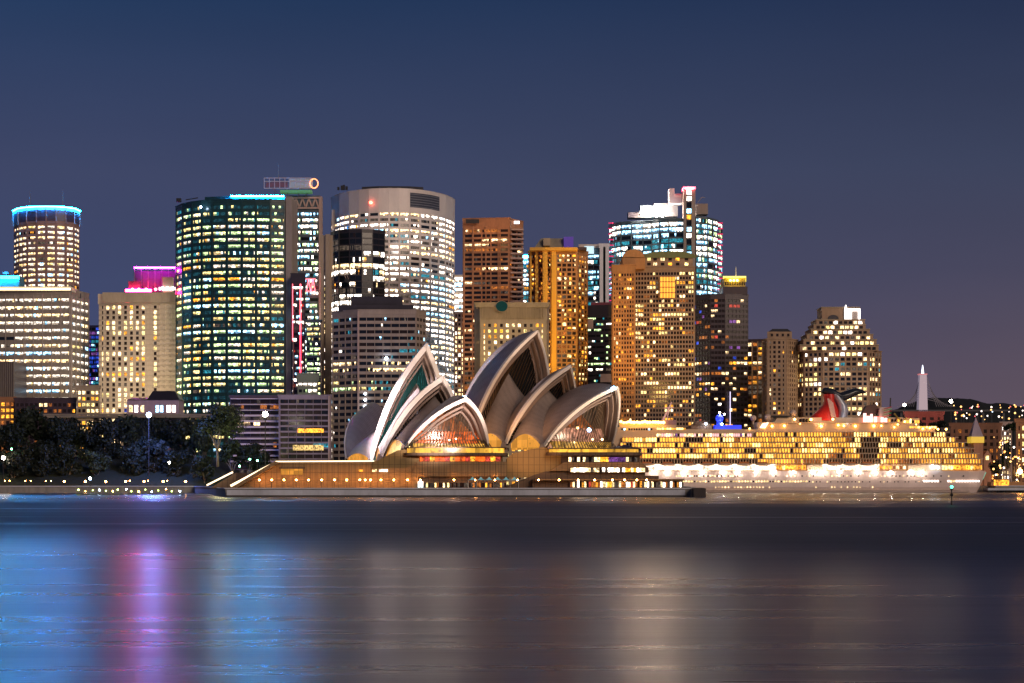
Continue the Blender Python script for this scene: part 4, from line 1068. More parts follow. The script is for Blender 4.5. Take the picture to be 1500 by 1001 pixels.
# left hall podium wedge
pblock('podium', [(543, 692), (543, 680), (582, 660), (592, 659), (735, 663), (735, 684), (600, 684), (596, 692)], 753.2, 70, PODY)
pblock('podium', [(594, gy(751)), (611, 676.5), (742, 676.5), (742, 698), (612, 698), (612, gy(751))], 750, 40, POD)
pblock('podium', [(545, gy(751)+.2), (545, 686), (594, 686), (606, 679), (612, 679), (612, gy(751)+.2)], 751, 50, POD)
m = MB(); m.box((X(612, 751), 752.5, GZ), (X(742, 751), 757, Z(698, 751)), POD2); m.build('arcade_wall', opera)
# overhanging terrace of the left foyer (rounded slab with lit underside band)
def terrace(pa, pb, Y, py0, py1, d, lit, litm):
    m = MB(); n_ = 16; pts = []
    cx = (X(pa, Y)+X(pb, Y))/2; hw = (X(pb, Y)-X(pa, Y))/2
    for i in range(n_+1):
        t = math.pi+math.pi*i/n_; pts.append((cx+hw*(abs(math.cos(t))**.35)*(1 if math.cos(t) > 0 else -1), Y+8+8*math.sin(t)*1.0))
    pts += [(cx+hw, Y+d), (cx-hw, Y+d)]
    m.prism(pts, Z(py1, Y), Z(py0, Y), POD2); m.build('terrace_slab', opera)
    m = MB(); q = offset_path(pts, -1.5, True)
    for i in range(n_): m.face([(q[i][0], q[i][1], Z(py0, Y)), (q[i+1][0], q[i+1][1], Z(py0, Y)), (q[i+1][0], q[i+1][1], Z(lit, Y)), (q[i][0], q[i][1], Z(lit, Y))], litm)
    m.build('lit_band_window', opera)
    m = MB(); q = offset_path(pts, -.6, True)
    m.prism(q, Z(lit, Y), Z(lit-1.6, Y), BRONZE); m.build('canopy', opera)
terrace(590, 744, 746, 663.5, 667.5, 46, 656.5, litmat('pane_terrace_gold', (1, .50, .05), 1.4, .35, 1.3, cell=2, fine=.5, cutoff=.35))
m = MB()
for i in range(16):
    a0, a1 = 615+i*7.4, 615+(i+1)*7.4-.5
    m.face([P3(a0, 676, 751.8), P3(a1, 676, 751.8), P3(a1, 669.3, 751.8), P3(a0, 669.3, 751.8)], (RED, PR, PA, RED)[i % 4] if i < 15 else PR)
m.build('ribbon_window', opera)
# right hall podium
pblock('podium', [(742, 700), (742, 672), (752, 664), (795, 655), (812, 660), (846, 663), (846, 700)], 768, 80, PODY)
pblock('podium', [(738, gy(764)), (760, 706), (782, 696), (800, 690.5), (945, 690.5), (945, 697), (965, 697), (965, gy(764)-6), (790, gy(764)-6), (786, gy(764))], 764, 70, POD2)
pblock('podium', [(806, 690), (826, 677.5), (940, 677.5), (948, 684.5), (948, 690)], 762, 60, POD)
m = MB(); m.box((X(834, 762), 761.6, Z(692.2, 762)), (X(950, 762), 762, Z(684.6, 762)), POD2); m.build('window_surround', opera)
m = MB(); r_ = random.Random(3)
for i in range(26):
    a0 = 836+i*4.2; m.face([P3(a0, 691.6, 761.4), P3(a0+3.8, 691.6, 761.4), P3(a0+3.8, 685.6, 761.4), P3(a0, 685.6, 761.4)], pick([(PV, 5), (PW, 3), (PA, 2), (PM, 1), (PD2, 1)], r_))
m.build('ribbon_window', opera)
m = MB(); m.box((X(822, 764), 766, Z(678, 766)), (X(938, 764), 800, Z(663, 766)), POD2); m.build('upper_wall', opera)
m = MB()
for i in range(24):
    a0 = 833+i*4.2; m.face([P3(a0, 676.5, 765.8), P3(a0+3.8, 676.5, 765.8), P3(a0+3.8, 670, 765.8), P3(a0, 670, 765.8)], PP if 13 < i < 20 else pick([(PA, 3), (PM, 3), (PD2, 4), (PV, 2)], r_))
m.build('ribbon_window', opera)
terrace(800, 942, 760, 662.6, 667.2, 50, 658, MATS['pane_terrace_gold'])
m = MB(); a = [P3(896, 656, 772), P3(915, 651.5, 775), P3(940, 658, 772), P3(938, 660.5, 768), P3(898, 660, 766)]
m.face(a, W_dkp); m.face([p+Vector((0, 0, -.8)) for p in a][::-1], W_dkp)
for i in range(5): m.face([a[i], a[(i+1) % 5], a[(i+1) % 5]+Vector((0, 0, -.8)), a[i]+Vector((0, 0, -.8))], W_dkp)
m.build('canopy', opera)
# lit shops along the quay level
m = MB(); r_ = random.Random(5)
for i in range(50):
    a0 = 832+i*3.4
    if a0 > 1000: break
    y = 760; mt = pick([(PV, 3), (PA, 3), (PW, 2), (PD2, 3.5), (PM, 3), (PR, .5), (PO, 2)], r_)
    m.face([P3(a0, 714, y), P3(a0+2.9, 714, y), P3(a0+2.9, 705+r_.random()*2, y), P3(a0, 705+r_.random()*2, y)], mt)
m.build('shop_window', opera)
m = MB(); m.box((X(780, 761), 760.5, GZ), (X(1000, 761), 763.5, Z(702, 761)), POD2); m.box((X(784, 757), 756, Z(704, 757)), (X(1002, 757), 763, Z(701.8, 757)), POD); m.build('arcade_wall', opera)
m = MB()
for i in range(40):
    a0 = 618+i*3.1; mt = pick([(PV, 1.2), (PA, 2), (PY, 1.2), (PD2, 5), (PM, 3), (PO, 2)], r_)
    m.face([P3(a0, 714, 752.3), P3(a0+2.6, 714, 752.3), P3(a0+2.6, 707.5, 752.3), P3(a0, 707.5, 752.3)], mt)
m.build('shop_window', opera)
m = MB(); m.face([P3(612, 714.5, 749), P3(620, 714.5, 749), P3(620, 705.5, 749), P3(612, 705.5, 749)], plain('lit_kiosk_panel', (1, 1, 1), .5, 0, (.7, .95, 1), 1.3)); m.build('lit_panel', opera)
# windows in the left plinth
for (a0, a1, t0, t1, mt, nn, Yw) in ((411, 444, 695.5, 687, MATS['pane_foyer_gold'], 5, 751.6), (491, 506, 691, 687, PY, 2, 752.6), (508, 516, 691, 688, PA, 1, 752.6), (525, 532, 691, 688, PA, 1, 750.6), (545, 552, 691, 688, PV, 1, 750.6), (555, 568, 691, 688, PW, 2, 750.6)):
    for i in range(nn):
        m = MB(); w_ = (a1-a0)/nn; m.face([P3(a0+i*w_+.3, t0, Yw), P3(a0+(i+1)*w_-.4, t0, Yw), P3(a0+(i+1)*w_-.4, t1, Yw), P3(a0+i*w_+.3, t1, Yw)], mt); m.build('window', opera)
m = MB(); m.box((X(409, 750), 749.6, Z(687, 750)), (X(446, 750), 751.8, Z(684, 750)), POD2); m.build('window_hood', opera)
# podium vertical joints
m = MB()
for i in range(33):
    px = 412+i*4.1
    if px < 545: m.box((X(px, 752), 751.9, Z(712, 752)), (X(px, 752)+.12, 751.99, Z(678, 752)), POD2)
for i in range(32): px = 614+i*4; m.box((X(px, 750), 749.9, Z(697.5, 750)), (X(px, 750)+.12, 749.99, Z(677, 750)), POD2)
m.build('wall_joint', opera)

pblock('stair', [(302, gy(770)), (308, gy(770)), (346, 692.5), (346, gy(770))], 770, 30, POD2)
m = MB(); m.bar(P3(303, 711, 768), P3(341, 691.8, 768), .8, MATS['stair_light'], h=.6); m.build('stair_light', opera)
# teal marquees
for i in range(6):
    t = thing('marquee', 'one of six small pointed teal marquees in a row below the left foyer', 'marquee tent', (X(692+i*12.3, 744), 744, GZ), 'teal marquees on the quay')
    px = 692+i*12.3; y = 742; m = MB(); ap = P3(px, 698.5, y+1.8); cr = [P3(px-6.1, 703.4, y), P3(px+6.1, 703.4, y), P3(px+6.1, 703.4, y)+Vector((0, 3.6, 0)), P3(px-6.1, 703.4, y)+Vector((0, 3.6, 0))]
    TE = plain('marquee_teal_canvas', (.30, .62, .66), .7, 0, (.2, .55, .6), .25, samp=False)
    for k in range(4):
        a, b2 = cr[k], cr[(k+1) % 4]; am = a*.5+ap*.5+Vector((0, 0, -.35)); bm = b2*.5+ap*.5+Vector((0, 0, -.35))
        m.face([a, b2, bm, am], TE); m.face([am, bm, ap], TE)
    m.build('canopy', t)
    for k in range(4): m = MB(); m.bar((cr[k].x, cr[k].y, GZ), cr[k], .12, RIM); m.build('pole', t)

# ------------------------------------------------------------------ quay lamps
def lamp_set(label, cat, group, pts, mat, r, Y, postz, name='street_lamp'):
    proto = None
    for i, (px, py, *rest) in enumerate(pts):
        yy = rest[0] if rest else Y; p = P3(px, py, yy)
        root = thing(name, label, cat, (p.x, p.y, postz), group)
        if proto is None or abs((p.z-postz)-proto[2]) > .05:
            m = MB(); m.bar((p.x, p.y, postz), (p.x, p.y, p.z-r*.8), .14, DARK, w2=.09); a = m.build('pole', root)
            m = MB(); m.ball(p, r, mat, 8); b2 = m.build('lamp', root); proto = (a, b2, p.z-postz)
        else:
            for s_ in proto[:2]: c2 = s_.copy(); COL.objects.link(c2); c2.parent = root
lamp_set('one of the small globe lamps in a row along the opera house quay', 'street lamp', 'globe lamps along the opera house quay',
         [(p_, 703.3) for p_ in (362, 380, 398, 416, 434, 452, 471, 490, 508, 527, 535, 543, 558, 577, 597, 616)]+[(p_, 703.3) for p_ in (665, 696, 725, 758, 789, 819, 847, 871, 897, 915, 933, 947)], plain('lamp_globe_orange', (1, 1, 1), .5, 0, (1, .40, .10), 85), .36, 748.4, GZ)

# unseen spots added as sail floodlights, mostly hung in mid-air before the shells
def aim(x, y, z, tx, ty, tz, power, col, ang, size=1.5):
    li = bpy.data.lights.new('floodlight', 'SPOT'); li.energy = power*FLD; li.color = col; li.spot_size = math.radians(ang); li.spot_blend = .7; li.shadow_soft_size = size
    o = bpy.data.objects.new('floodlight', li); COL.objects.link(o); a = Vector((x, y, z)); o.location = a
    o.rotation_euler = (Vector((tx, ty, tz))-a).to_track_quat('-Z', 'Y').to_euler()
def hall_flood(H, s, da, db, dz, tz, power, col, ang):
    a = H.W(Vector((s['F'].x+da, db, s['F'].z+dz))); t = H.W(Vector((s['F'].x+4, -s['w']*.45, s['F'].z+tz))); aim(a.x, a.y, a.z, t.x, t.y, t.z, power, col, ang)
RC = (1, .72, .52); LC = (1, .78, .72)
hall_flood(HL, SL[2], 60, -22, 2, 16, 230000, LC, 60); hall_flood(HL, SL[2], 60, 16, 6, 24, 120000, LC, 60)
hall_flood(HR, SR[2], 85, -2, 0, 20, 260000, RC, 50); hall_flood(HR, SR[2], 34, 26, 6, 14, 24000, RC, 70)
aim(-150, 742, 24, -74, 802, 34, 4200000, (1, .88, 1), 22)
FLD_ = FLD
aim(X(470, 700), 705, 30, X(528, 800), 800, 40, 160000, (.95, .80, 1), 40)
for H_, S_, col_, pw_ in ((HR, SR, (1, .48, .18), 15000), (HL, SL, (1, .62, .42), 7000)):
    for s_ in S_:
        a = H_.W(s_['F']+Vector((-12, -13, 1.5))); t_ = H_.W(s_['F']+Vector((-12, 4, 16))); aim(a.x, a.y, a.z, t_.x, t_.y, t_.z, pw_, col_, 110, .6)
aim(X(770, 735), 738, 16, X(790, 800), 800, 32, 26000, (1, .50, .24), 70)
aim(X(700, 735), 735, 36, X(735, 830), 830, 52, 16000, (1, .58, .40), 60)
# ================================================================== CRUISE SHIP
HULL = wallmat('ship_white_paint', (.78, .62, .56), .45, var=.06, streak=True)
SHIPW = wallmat('ship_superstructure_white', (.74, .54, .36), .5, var=.05)
YS = 925.0
ship = thing('cruise_ship', 'huge white cruise ship covered in golden cabin lights with a red whale tail funnel', 'cruise ship', (X(1170, YS), YS+16, 0))
sx_ = lambda px: X(px, YS)
sz_ = lambda py: Z(py, YS)
# hull loft: stations along the length, bow to the left behind the opera house
m = MB(); g = []
st = [(850, .05, 0), (870, .45, 0), (895, .8, 0), (930, 1, 0), (1000, 1, 0), (1100, 1, 0), (1200, 1, 0), (1300, 1, 0), (1380, 1, 0), (1420, .97, .1), (1436, .9, .35), (1446, .82, .8)]
for px, wf, ov in st:
    hw = 16*wf; row = []
    for v, (z, k) in enumerate(((-2, .8), (0, .93), (3, .985), (7, 1), (sz_(690), 1))):
        x = sx_(px)-(ov*(4-v)*2.0 if ov else 0); row.append((x, YS+16-hw*k, z))
    row2 = [(p[0], YS+16+(YS+16-p[1]), p[2]) for p in row][::-1]
    g.append(row+row2+[row[0]])
m.grid(g, HULL, False, True); m.face(g[-1][:-1], HULL); m.build('hull', ship)
m = MB(); m.box((sx_(900), YS-.06, sz_(718.2)), (sx_(1405), YS+.3, sz_(717.2)), plain('hull_stripe_cream', (.8, .62, .48))); m.box((sx_(900), YS-.06, .2), (sx_(1420), YS+.2, 1.1), plain('boot_topping', (.55, .42, .36))); m.build('hull_stripe', ship)
r_ = random.Random(9)
def rowwin(nm, xa, xb, step, py, w_, h_, pal, round_=False, y=YS-.08, par=ship):
    m = MB(); n_ = int((xb-xa)/step)
    for i in range(n_):
        a = xa+i*step; mt = pick(pal, r_); 
        if mt is None: continue
        m.face([P3(a, py+h_/2, y), P3(a+w_, py+h_/2, y), P3(a+w_, py-h_/2, y), P3(a, py-h_/2, y)], mt)
    if m.f: return m.build(nm, par)
rowwin('porthole_row', 990, 1090, 3.3, 697.5, 1.9, 2.0, [(PV, 4), (PD2, 2), (PW, 2)])
rowwin('porthole_row', 958, 990, 4, 705.5, 2.2, 2.0, [(PY, 4), (PV, 2)])
rowwin('porthole_row', 1000, 1190, 4.1, 705.5, 2.2, 2.0, [(PY, 5), (PV, 4), (PD2, 2.4)])
rowwin('porthole_row', 1190, 1400, 5.2, 706, 1.6, 1.6, [(PD2, 6), (PV, 2), (None, 3)])
rowwin('porthole_row', 1048, 1135, 4.6, 714, 1.5, 1.5, [(PV, 5), (None, 2)])
rowwin('porthole_row', 1190, 1300, 4.6, 714, 1.5, 1.5, [(PV, 3), (None, 5)])
rowwin('porthole_row', 1130, 1420, 5.5, 697.5, 2.0, 1.8, [(PD2, 4), (PV, 2), (None, 3)])
rowwin('stern_light_row', 1352, 1378, 4, 705, 3.0, 2.8, [(plain('strip_light_stern', (1, 1, 1), .5, 0, (1, .86, .74), 2.5), 1)])
rowwin('stern_light_row', 1388, 1436, 4, 705, 3.0, 2.6, [(plain('strip_light_stern', (1, 1, 1), .5, 0, (1, .86, .74), 5), 4), (PV, 1)])
m = MB(); m.face([P3(1411, 703, YS+.6), P3(1440, 703, YS+4), P3(1445, 692, YS+4), P3(1414, 692, YS+.6)], plain('stern_panel_green_lit', (.3, .5, .4), .5, 0, (.25, .6, .4), .5)); m.build('stern_panel', ship)
# lit promenade recess with the boats hanging over it
PROM = litmat('promenade_white_lit', (1, .82, .62), 2.2, .8, 1.2, cell=4, fine=.5, samp=True, cutoff=.38)
def prom(xa, xb):
    m = MB(); m.face([P3(xa, 689, YS+2.5), P3(xb, 689, YS+2.5), P3(xb, 677.5, YS+2.5), P3(xa, 677.5, YS+2.5)], PROM); m.build('promenade_wall', ship)
    m = MB(); m.box((sx_(xa), YS-.9, sz_(690.6)), (sx_(xb), YS+3, sz_(689)), SHIPW)
    n_ = int((xb-xa)/6)
    for i in range(n_+1): a = sx_(xa+(xb-xa)*i/n_); m.box((a-.06, YS-.8, sz_(689)), (a+.06, YS-.7, sz_(686.4)), DARK)
    m.box((sx_(xa), YS-.82, sz_(686.5)), (sx_(xb), YS-.66, sz_(686.1)), SHIPW); m.build('promenade_deck', ship)
prom(925, 1137); prom(1205, 1288)
rowwin('cabin_window_row', 1137, 1182, 4.4, 685, 3.8, 6, [(PA, 8), (PY, 1)], y=YS-.1)
rowwin('cabin_window_row', 1288, 1330, 5, 685, 3.6, 4.5, [(PA, 4), (PO, 2), (PV, 1)], y=YS-.1)
rowwin('cabin_window_row', 1380, 1441, 4.2, 685, 3.7, 6, [(PA, 9), (PY, 2)], y=YS-.1)
m = MB(); m.box((sx_(1182), YS-.05, sz_(690)), (sx_(1205), YS+4, sz_(681)), SHIPW); m.box((sx_(1330), YS-.05, sz_(690)), (sx_(1380), YS+4, sz_(681)), SHIPW); m.build('side_panel', ship)
m = MB(); m.ball(P3(1366, 684, YS-1), 1.0, plain('lamp_work_cool', (1, 1, 1), .5, 0, (.6, .8, 1), 12)); m.ball(P3(1374, 685, YS-1), .7, MATS['lamp_work_cool']); m.build('work_lamp', ship)
# cabin decks
deck_y = [676, 668.3, 660.2, 652, 644.3, 636.6]; ends = [1439, 1433, 1426, 1415, 1402, 1389]
CW = plain('cabin_wall_amber', (.5, .3, .12), .6, 0, (1, .42, .05), .30, samp=False)
AMB = litmat('cabin_lit_amber', (1, .44, .05), 1.9, .5, 1.5, cell=1.3, fine=1.2, cutoff=.34)
YEL = litmat('cabin_lit_yellow', (1, .68, .20), 3.6, .7, 1.3, cell=1.3, fine=1, cutoff=.38)
m = MB()
body = [(sx_(880), sz_(690)), (sx_(1440), sz_(690)), (sx_(1437), sz_(680)), (sx_(1431), sz_(672)), (sx_(1424), sz_(664)), (sx_(1413), sz_(656)), (sx_(1400), sz_(648)), (sx_(1387), sz_(640)), (sx_(1372), sz_(632)), (sx_(900), sz_(632))]
fr = [Vector((x, YS+2.6, z)) for x, z in body]; bk = [Vector((x, YS+29.4, z)) for x, z in body]
m.face(fr, SHIPW); m.face(bk[::-1], SHIPW)
for i in range(len(fr)): m.face([fr[(i+1) % len(fr)], fr[i], bk[i], bk[(i+1) % len(fr)]], SHIPW)
m.build('superstructure', ship)
for k, (dy, xe) in enumerate(zip(deck_y, ends)):
    xs = 900+k*3 if k < 5 else 1108
    if k == 5:
        rowwin('lounge_window_row', 962, 1104, 3.4, 637.5, 2.7, 4.2, [(PV, 5), (plain('pane_pinkish', (1, 1, 1), .5, 0, (1, .45, .50), .9, samp=False), 3), (PP, 1), (PD2, 1)], y=YS+2.45)
    m = MB(); zt = sz_(dy-3.9); zb = sz_(dy+4.0)
    m.box((sx_(xs), YS-.3, zt-.28), (sx_(xe+2), YS+2.58, zt), SHIPW)
    m.box((sx_(xs), YS-.32, zb+.0), (sx_(xe+3), YS-.24, zb+.4), plain('balcony_glass_amber', (.35, .22, .10), .3))
    n_ = int((xe-xs)/4.2)
    for i in range(n_+1):
        a = sx_(xs+i*4.2); m.box((a-.16, YS-.22, zb), (a+.1, YS+2.5, zt-.29), SHIPW)
    dk = m.build('balcony_deck', ship)
    m = MB(); dark_runs = {0: [(925, 1108), (1205, 1288)], 1: [(1262, 1285)], 2: [(1258, 1287), (1090, 1104)], 3: [(1258, 1287), (1296, 1318)], 4: [(1004, 1026), (1258, 1287)], 5: []}[k]
    cur = AMB
    for i in range(n_):
        a0 = xs+i*4.2
        if any(p <= a0 < q for p, q in dark_runs): mt = PD2
        else:
            if r_.random() > .55: cur = pick([(AMB, 13), (YEL, 3.4), (PD2, .5), (PO, 1.2)], r_)
            mt = cur
        if r_.random() < .04: mt = PD2
        m.face([P3(a0+.25, dy+3.8, YS+2.45), P3(a0+3.9, dy+3.8, YS+2.45), P3(a0+3.9, dy-2.8, YS+2.45), P3(a0+.25, dy-2.8, YS+2.45)], mt)
    m.build('cabin_window', dk)
# hull floodlights
fl = [958, 978, 1003, 1030, 1060, 1082, 1108, 1134, 1162, 1192, 1206, 1230, 1258, 1282, 1306, 1336, 1352]
for i, px in enumerate(fl):
    m = MB(); m.ball(P3(px, 691.5, YS-1.8), .32, LAMPF, 8); m.build('hull_lamp', ship)
# top deck houses
def sb(nm, a0, a1, t0, t1, ya, yb, mat, par=ship):
    m = MB(); m.box((sx_(a0), ya, sz_(t1)), (sx_(a1), yb, sz_(t0)), mat); return m.build(nm, par)
sb('deck_house', 905, 1000, 632-6, 632, YS+3, YS+26, SHIPW); sb('deck_house', 1000, 1372, 628.5, 631.9, YS+4, YS+26, SHIPW)
sb('deck_house', 908, 992, 617, 625.9, YS+5, YS+24, SHIPW)
m = MB(); m.prism([(sx_(972), YS+4.6), (sx_(992), YS+4.6), (sx_(992), YS+24), (sx_(972), YS+24)], sz_(622), sz_(615), plain('deck_roof_pink', (.5, .28, .32), .5)); m.build('deck_roof', ship)
rowwin('deck_window_row', 962, 1008, 3.6, 628.3, 3.0, 2.6, [(YEL, 3), (AMB, 2)], y=YS+2.9)
rowwin('deck_window_row', 910, 960, 3.6, 629, 2.4, 2.8, [(PD, 2), (AMB, 1), (PC, 1)], y=YS+2.9)
m = MB()
for i in range(17): m.ball(P3(909+i*3.9+r_.random(), 617.6+r_.random()*2, YS+2), .62+.3*r_.random(), plain('lamp_deck_amber', (1, 1, 1), .5, 0, (1, .52, .10), 9), 8)
m.build('deck_lamp', ship)
sb('deck_house', 1014, 1045, 622, 628.4, YS+6, YS+22, plain('deck_brown', (.30, .18, .12)))
m = MB(); m.prism([(sx_(1018), YS+5), (sx_(1042), YS+5), (sx_(1042), YS+20), (sx_(1018), YS+20)], sz_(622), sz_(616), plain('deck_brown', (.30, .18, .12)), poly2=[(sx_(1022), YS+8), (sx_(1036), YS+8), (sx_(1036), YS+16), (sx_(1022), YS+16)]); m.build('deck_roof', ship)
BL = plain('blue_lit_structure', (.1, .15, .8), .5, 0, (.01, .04, 1), .9)
m = MB(); m.ball(P3(1054, 613, YS+8), 2.2, BL, 14); m.build('blue_ball', ship)
m = MB(); m.bar(P3(1054, 629, YS+8), P3(1054, 617, YS+8), 3.2, BL, n=10); m.box((sx_(1049), YS+5, sz_(628.4)), (sx_(1088), YS+12, sz_(622.5)), BL); m.build('blue_deck_structure', ship)
m = MB(); m.ball(P3(1057.5, 621.5, YS+5), .5, LAMPC, 8); m.ball(P3(1054, 605, YS+6), .5, LAMPW, 8); m.ball(P3(1061, 607, YS+6), .4, LAMPW, 8); m.ball(P3(1034, 621, YS+4), .6, LAMPC, 8); m.build('deck_lamp', ship)
for px, py, r2 in ((1103.5, 612.8, 1.7), (1124.5, 612, 2.0), (1161.5, 605.5, 2.0)):
    m = MB(); m.bar(P3(px, 622, YS+9), P3(px, py+3, YS+9), .7, SHIPW); m.ball(P3(px, py, YS+9), r2, plain('radome_cream', (.75, .55, .45), .5), 14); m.build('radome', ship)
m = MB(); m.prism([(sx_(1112), YS+6), (sx_(1135), YS+6), (sx_(1135), YS+20), (sx_(1112), YS+20)], sz_(628.4), sz_(618), SHIPW); m.build('deck_house', ship)
m = MB(); m.face([P3(1113, 627, YS+5.8), P3(1121, 627, YS+5.8), P3(1126, 619, YS+5.8), P3(1117, 621, YS+5.8)], plain('strip_white_lit', (1, 1, 1), .5, 0, (1, .82, .62), 2.5)); m.build('lit_panel', ship)
sb('deck_house', 1330, 1376, 624, 628.4, YS+5, YS+24, SHIPW); sb('deck_house', 1318, 1352, 612, 624, YS+8, YS+20, SHIPW)
rowwin('deck_window_row', 1320, 1350, 4, 618, 3, 4, [(YEL, 2), (AMB, 3), (PD2, 1)], y=YS+7.9); rowwin('deck_window_row', 1332, 1374, 4, 626, 3.2, 2.6, [(YEL, 2), (AMB, 4)], y=YS+4.9)
# lean mast
m = MB(); PKM = plain('mast_pink_white', (.75, .50, .50), .5, 0, (1, .5, .5), .22)
m.bar(P3(971, 616, YS+10), P3(984, 589, YS+10), 1.1, PKM, w2=.5); m.bar(P3(972.5, 598, YS+10), P3(987, 597, YS+10), .5, PKM); m.bar(P3(977, 616, YS+10), P3(980, 600, YS+10), .4, PKM); m.build('mast', ship)
# long raised deck house with lamps
sb('deck_house', 1132, 1330, 620, 628.4, YS+5, YS+24, SHIPW); m = MB()
m.prism([(sx_(1136), YS+7), (sx_(1330), YS+7), (sx_(1330), YS+22), (sx_(1136), YS+22)], sz_(620)+.02, sz_(611), SHIPW, poly2=[(sx_(1142), YS+8), (sx_(1328), YS+8), (sx_(1328), YS+21), (sx_(1142), YS+21)]); m.build('deck_house', ship)
sb('deck_edge', 1130, 1332, 619.3, 620, YS+4.2, YS+5, SHIPW)
sb('pool_roof', 1134, 1160, 608.3, 610, YS+6, YS+20, DARK)
rowwin('deck_window_row', 1171, 1190, 4.5, 616, 3.4, 5, [(PD2, 3), (AMB, 1)], y=YS+6.85)
rowwin('deck_window_row', 1270, 1325, 4.5, 616, 2.6, 4, [(PD2, 3), (AMB, 1.5)], y=YS+6.85)
m = MB()
for px, py, s2 in ((1131, 624.5, 1), (1149, 624, 1), (1164, 614.5, 1.1), (1188, 614.8, 1.1), (1220, 614.5, 1), (1203, 624.5, 1.1), (1228, 623, .9), (1236, 624, .8), (1253, 624.4, 1), (1280, 624.2, 1.1), (1291, 624, .7), (1172, 621, .5), (1315, 622, .7), (1325, 618, .7), (1342, 622, .5), (1352, 628, .8), (1362, 627, .8), (1374, 629, .9), (1386, 629, .9), (1310, 626, .7), (1334, 615, .6), (1120, 626, .8), (1098, 628, .7)):
    m.ball(P3(px, py, YS+3.4), .62*s2, plain('lamp_deck_bright', (1, 1, 1), .5, 0, (1, .52, .10), 17), 8)
m.build('deck_lamp', ship)
# slide tower and toys on the after deck
m = MB(); m.prism([(sx_(1292), YS+8), (sx_(1306), YS+8), (sx_(1306), YS+13), (sx_(1292), YS+13)], sz_(618), sz_(596), plain('slide_tower_pale', (.7, .6, .55)), poly2=[(sx_(1294), YS+9), (sx_(1309), YS+9), (sx_(1309), YS+12), (sx_(1294), YS+12)])
for i in range(7): m.bar(P3(1293+i*.3, 617-i*3, YS+7.7), P3(1305+i*.3, 614-i*3, YS+7.7), .35, (plain('slide_red', (.7, .08, .05), .5), plain('slide_green', (.2, .5, .15), .5))[i % 2])
m.bar(P3(1304, 597, YS+10), P3(1304.5, 583, YS+10), .6, DARK); m.build('slide_tower', ship)
m = MB(); pts = [P3(1310+18*t-0, 606+10*math.sin(t*2.4)-0, YS+9+3*math.cos(t*9)) for t in [i/16 for i in range(17)]]
for i in range(16): m.bar(pts[i], pts[i+1], .9, plain('slide_yellow', (.7, .5, .1), .4), n=8)
m.build('water_slide', ship)
m = MB(); c0 = [P3(1262, 608, YS+12), P3(1290, 606, YS+12), P3(1284, 592, YS+12), P3(1270, 594, YS+12)]; c1 = [p+Vector((0, 6, 0)) for p in c0]
m.face(c0, plain('canopy_brown', (.10, .06, .05))); m.face(c1[::-1], plain('canopy_brown', (.10, .06, .05)))
for i in range(4): m.face([c0[(i+1) % 4], c0[i], c1[i], c1[(i+1) % 4]], plain('canopy_brown', (.10, .06, .05)))
m.build('deck_canopy', ship)
m = MB()
SGN = plain('sign_pink_lit', (1, 1, 1), .5, 0, (1, .42, .40), 2.6)
for i, (w_, h_) in enumerate(((4.5, 13), (5, 9), (3.5, 12), (4.5, 8), (5, 8), (4, 7), (4, 6))):
    a = 1268+i*5.2; m.box((sx_(a), YS+6, sz_(618)), (sx_(a+w_), YS+6.4, sz_(618-h_)), SGN if i != 4 else plain('sign_red_lit', (1, 1, 1), .5, 0, (1, .08, .05), 2.2))
m.build('lit_sign', ship)
# whale tail funnel
FR = plain('funnel_red', (.78, .04, .025), .4); FB = plain('funnel_dark_blue', (.03, .035, .05), .25); FW = plain('funnel_silver', (.45, .48, .55), .3, .3)
def loft(prof, mat, name, par, ysc=1.0):
    """prof rows: (photo row, left column, right column, half depth in m)"""
    m = MB(); g = []; yc = YS+15
    for py, a0, a1, hd in prof:
        cx, hw = (X(a0, yc)+X(a1, yc))/2, (X(a1, yc)-X(a0, yc))/2*1.06
        g.append([(cx+hw*math.cos(t), yc+hd*math.sin(t), Z(py, yc)) for t in [2*math.pi*i/16 for i in range(17)]])
    m.grid(g, mat, True, True); m.face(g[0][:-1], mat); m.face(g[-1][:-1][::-1], mat); return m.build(name, par)
fn_ = loft([(617, 1183, 1232, 8), (612, 1187, 1231, 7.5), (606, 1193, 1229, 7), (600, 1200, 1227, 6.5), (593, 1206, 1224, 6), (586, 1208, 1221, 5.5), (578, 1206, 1223, 5)], FR, 'funnel', ship)
m = MB(); 
for t in range(4): m.bar(P3(1213+t*2, 584+t*2, YS+9.2), P3(1219+t*1.5, 612, YS+7), .9, plain('funnel_pale_stripe', (.8, .5, .42), .4))
m.build('funnel_stripe', fn_)
loft([(616, 1222, 1238, 6.5), (611, 1223, 1240, 6.3), (603, 1226, 1242, 6), (595, 1226, 1240, 6), (587, 1222, 1235, 5.5), (578, 1216, 1228, 5)], FW, 'funnel', ship)
def wing(pts, name):
    m = MB(); g = []
    for px, py, th, d in pts:
        yc = YS+15; c = P3(px, py, yc)
        g.append([c+Vector((0, d*math.cos(t), th*math.sin(t))) for t in [2*math.pi*i/12 for i in range(13)]])
    m.grid(g, FB, True); m.face(g[0][:-1], FB); m.face(g[-1][:-1], FB); return m.build(name, ship)
wing([(1228, 580, 2.0, 5), (1220, 576, 2.4, 5), (1212, 573.5, 2.2, 4.6), (1206, 573, 1.6, 3.6), (1203, 574, .4, 2)], 'funnel_wing')
wing([(1222, 578, 2.0, 5), (1231, 582, 2.6, 5.2), (1241, 579, 2.7, 5), (1252, 574.5, 2.2, 4.4), (1261, 573.5, 1.3, 3), (1268, 575.5, .3, 1.5)], 'funnel_wing')
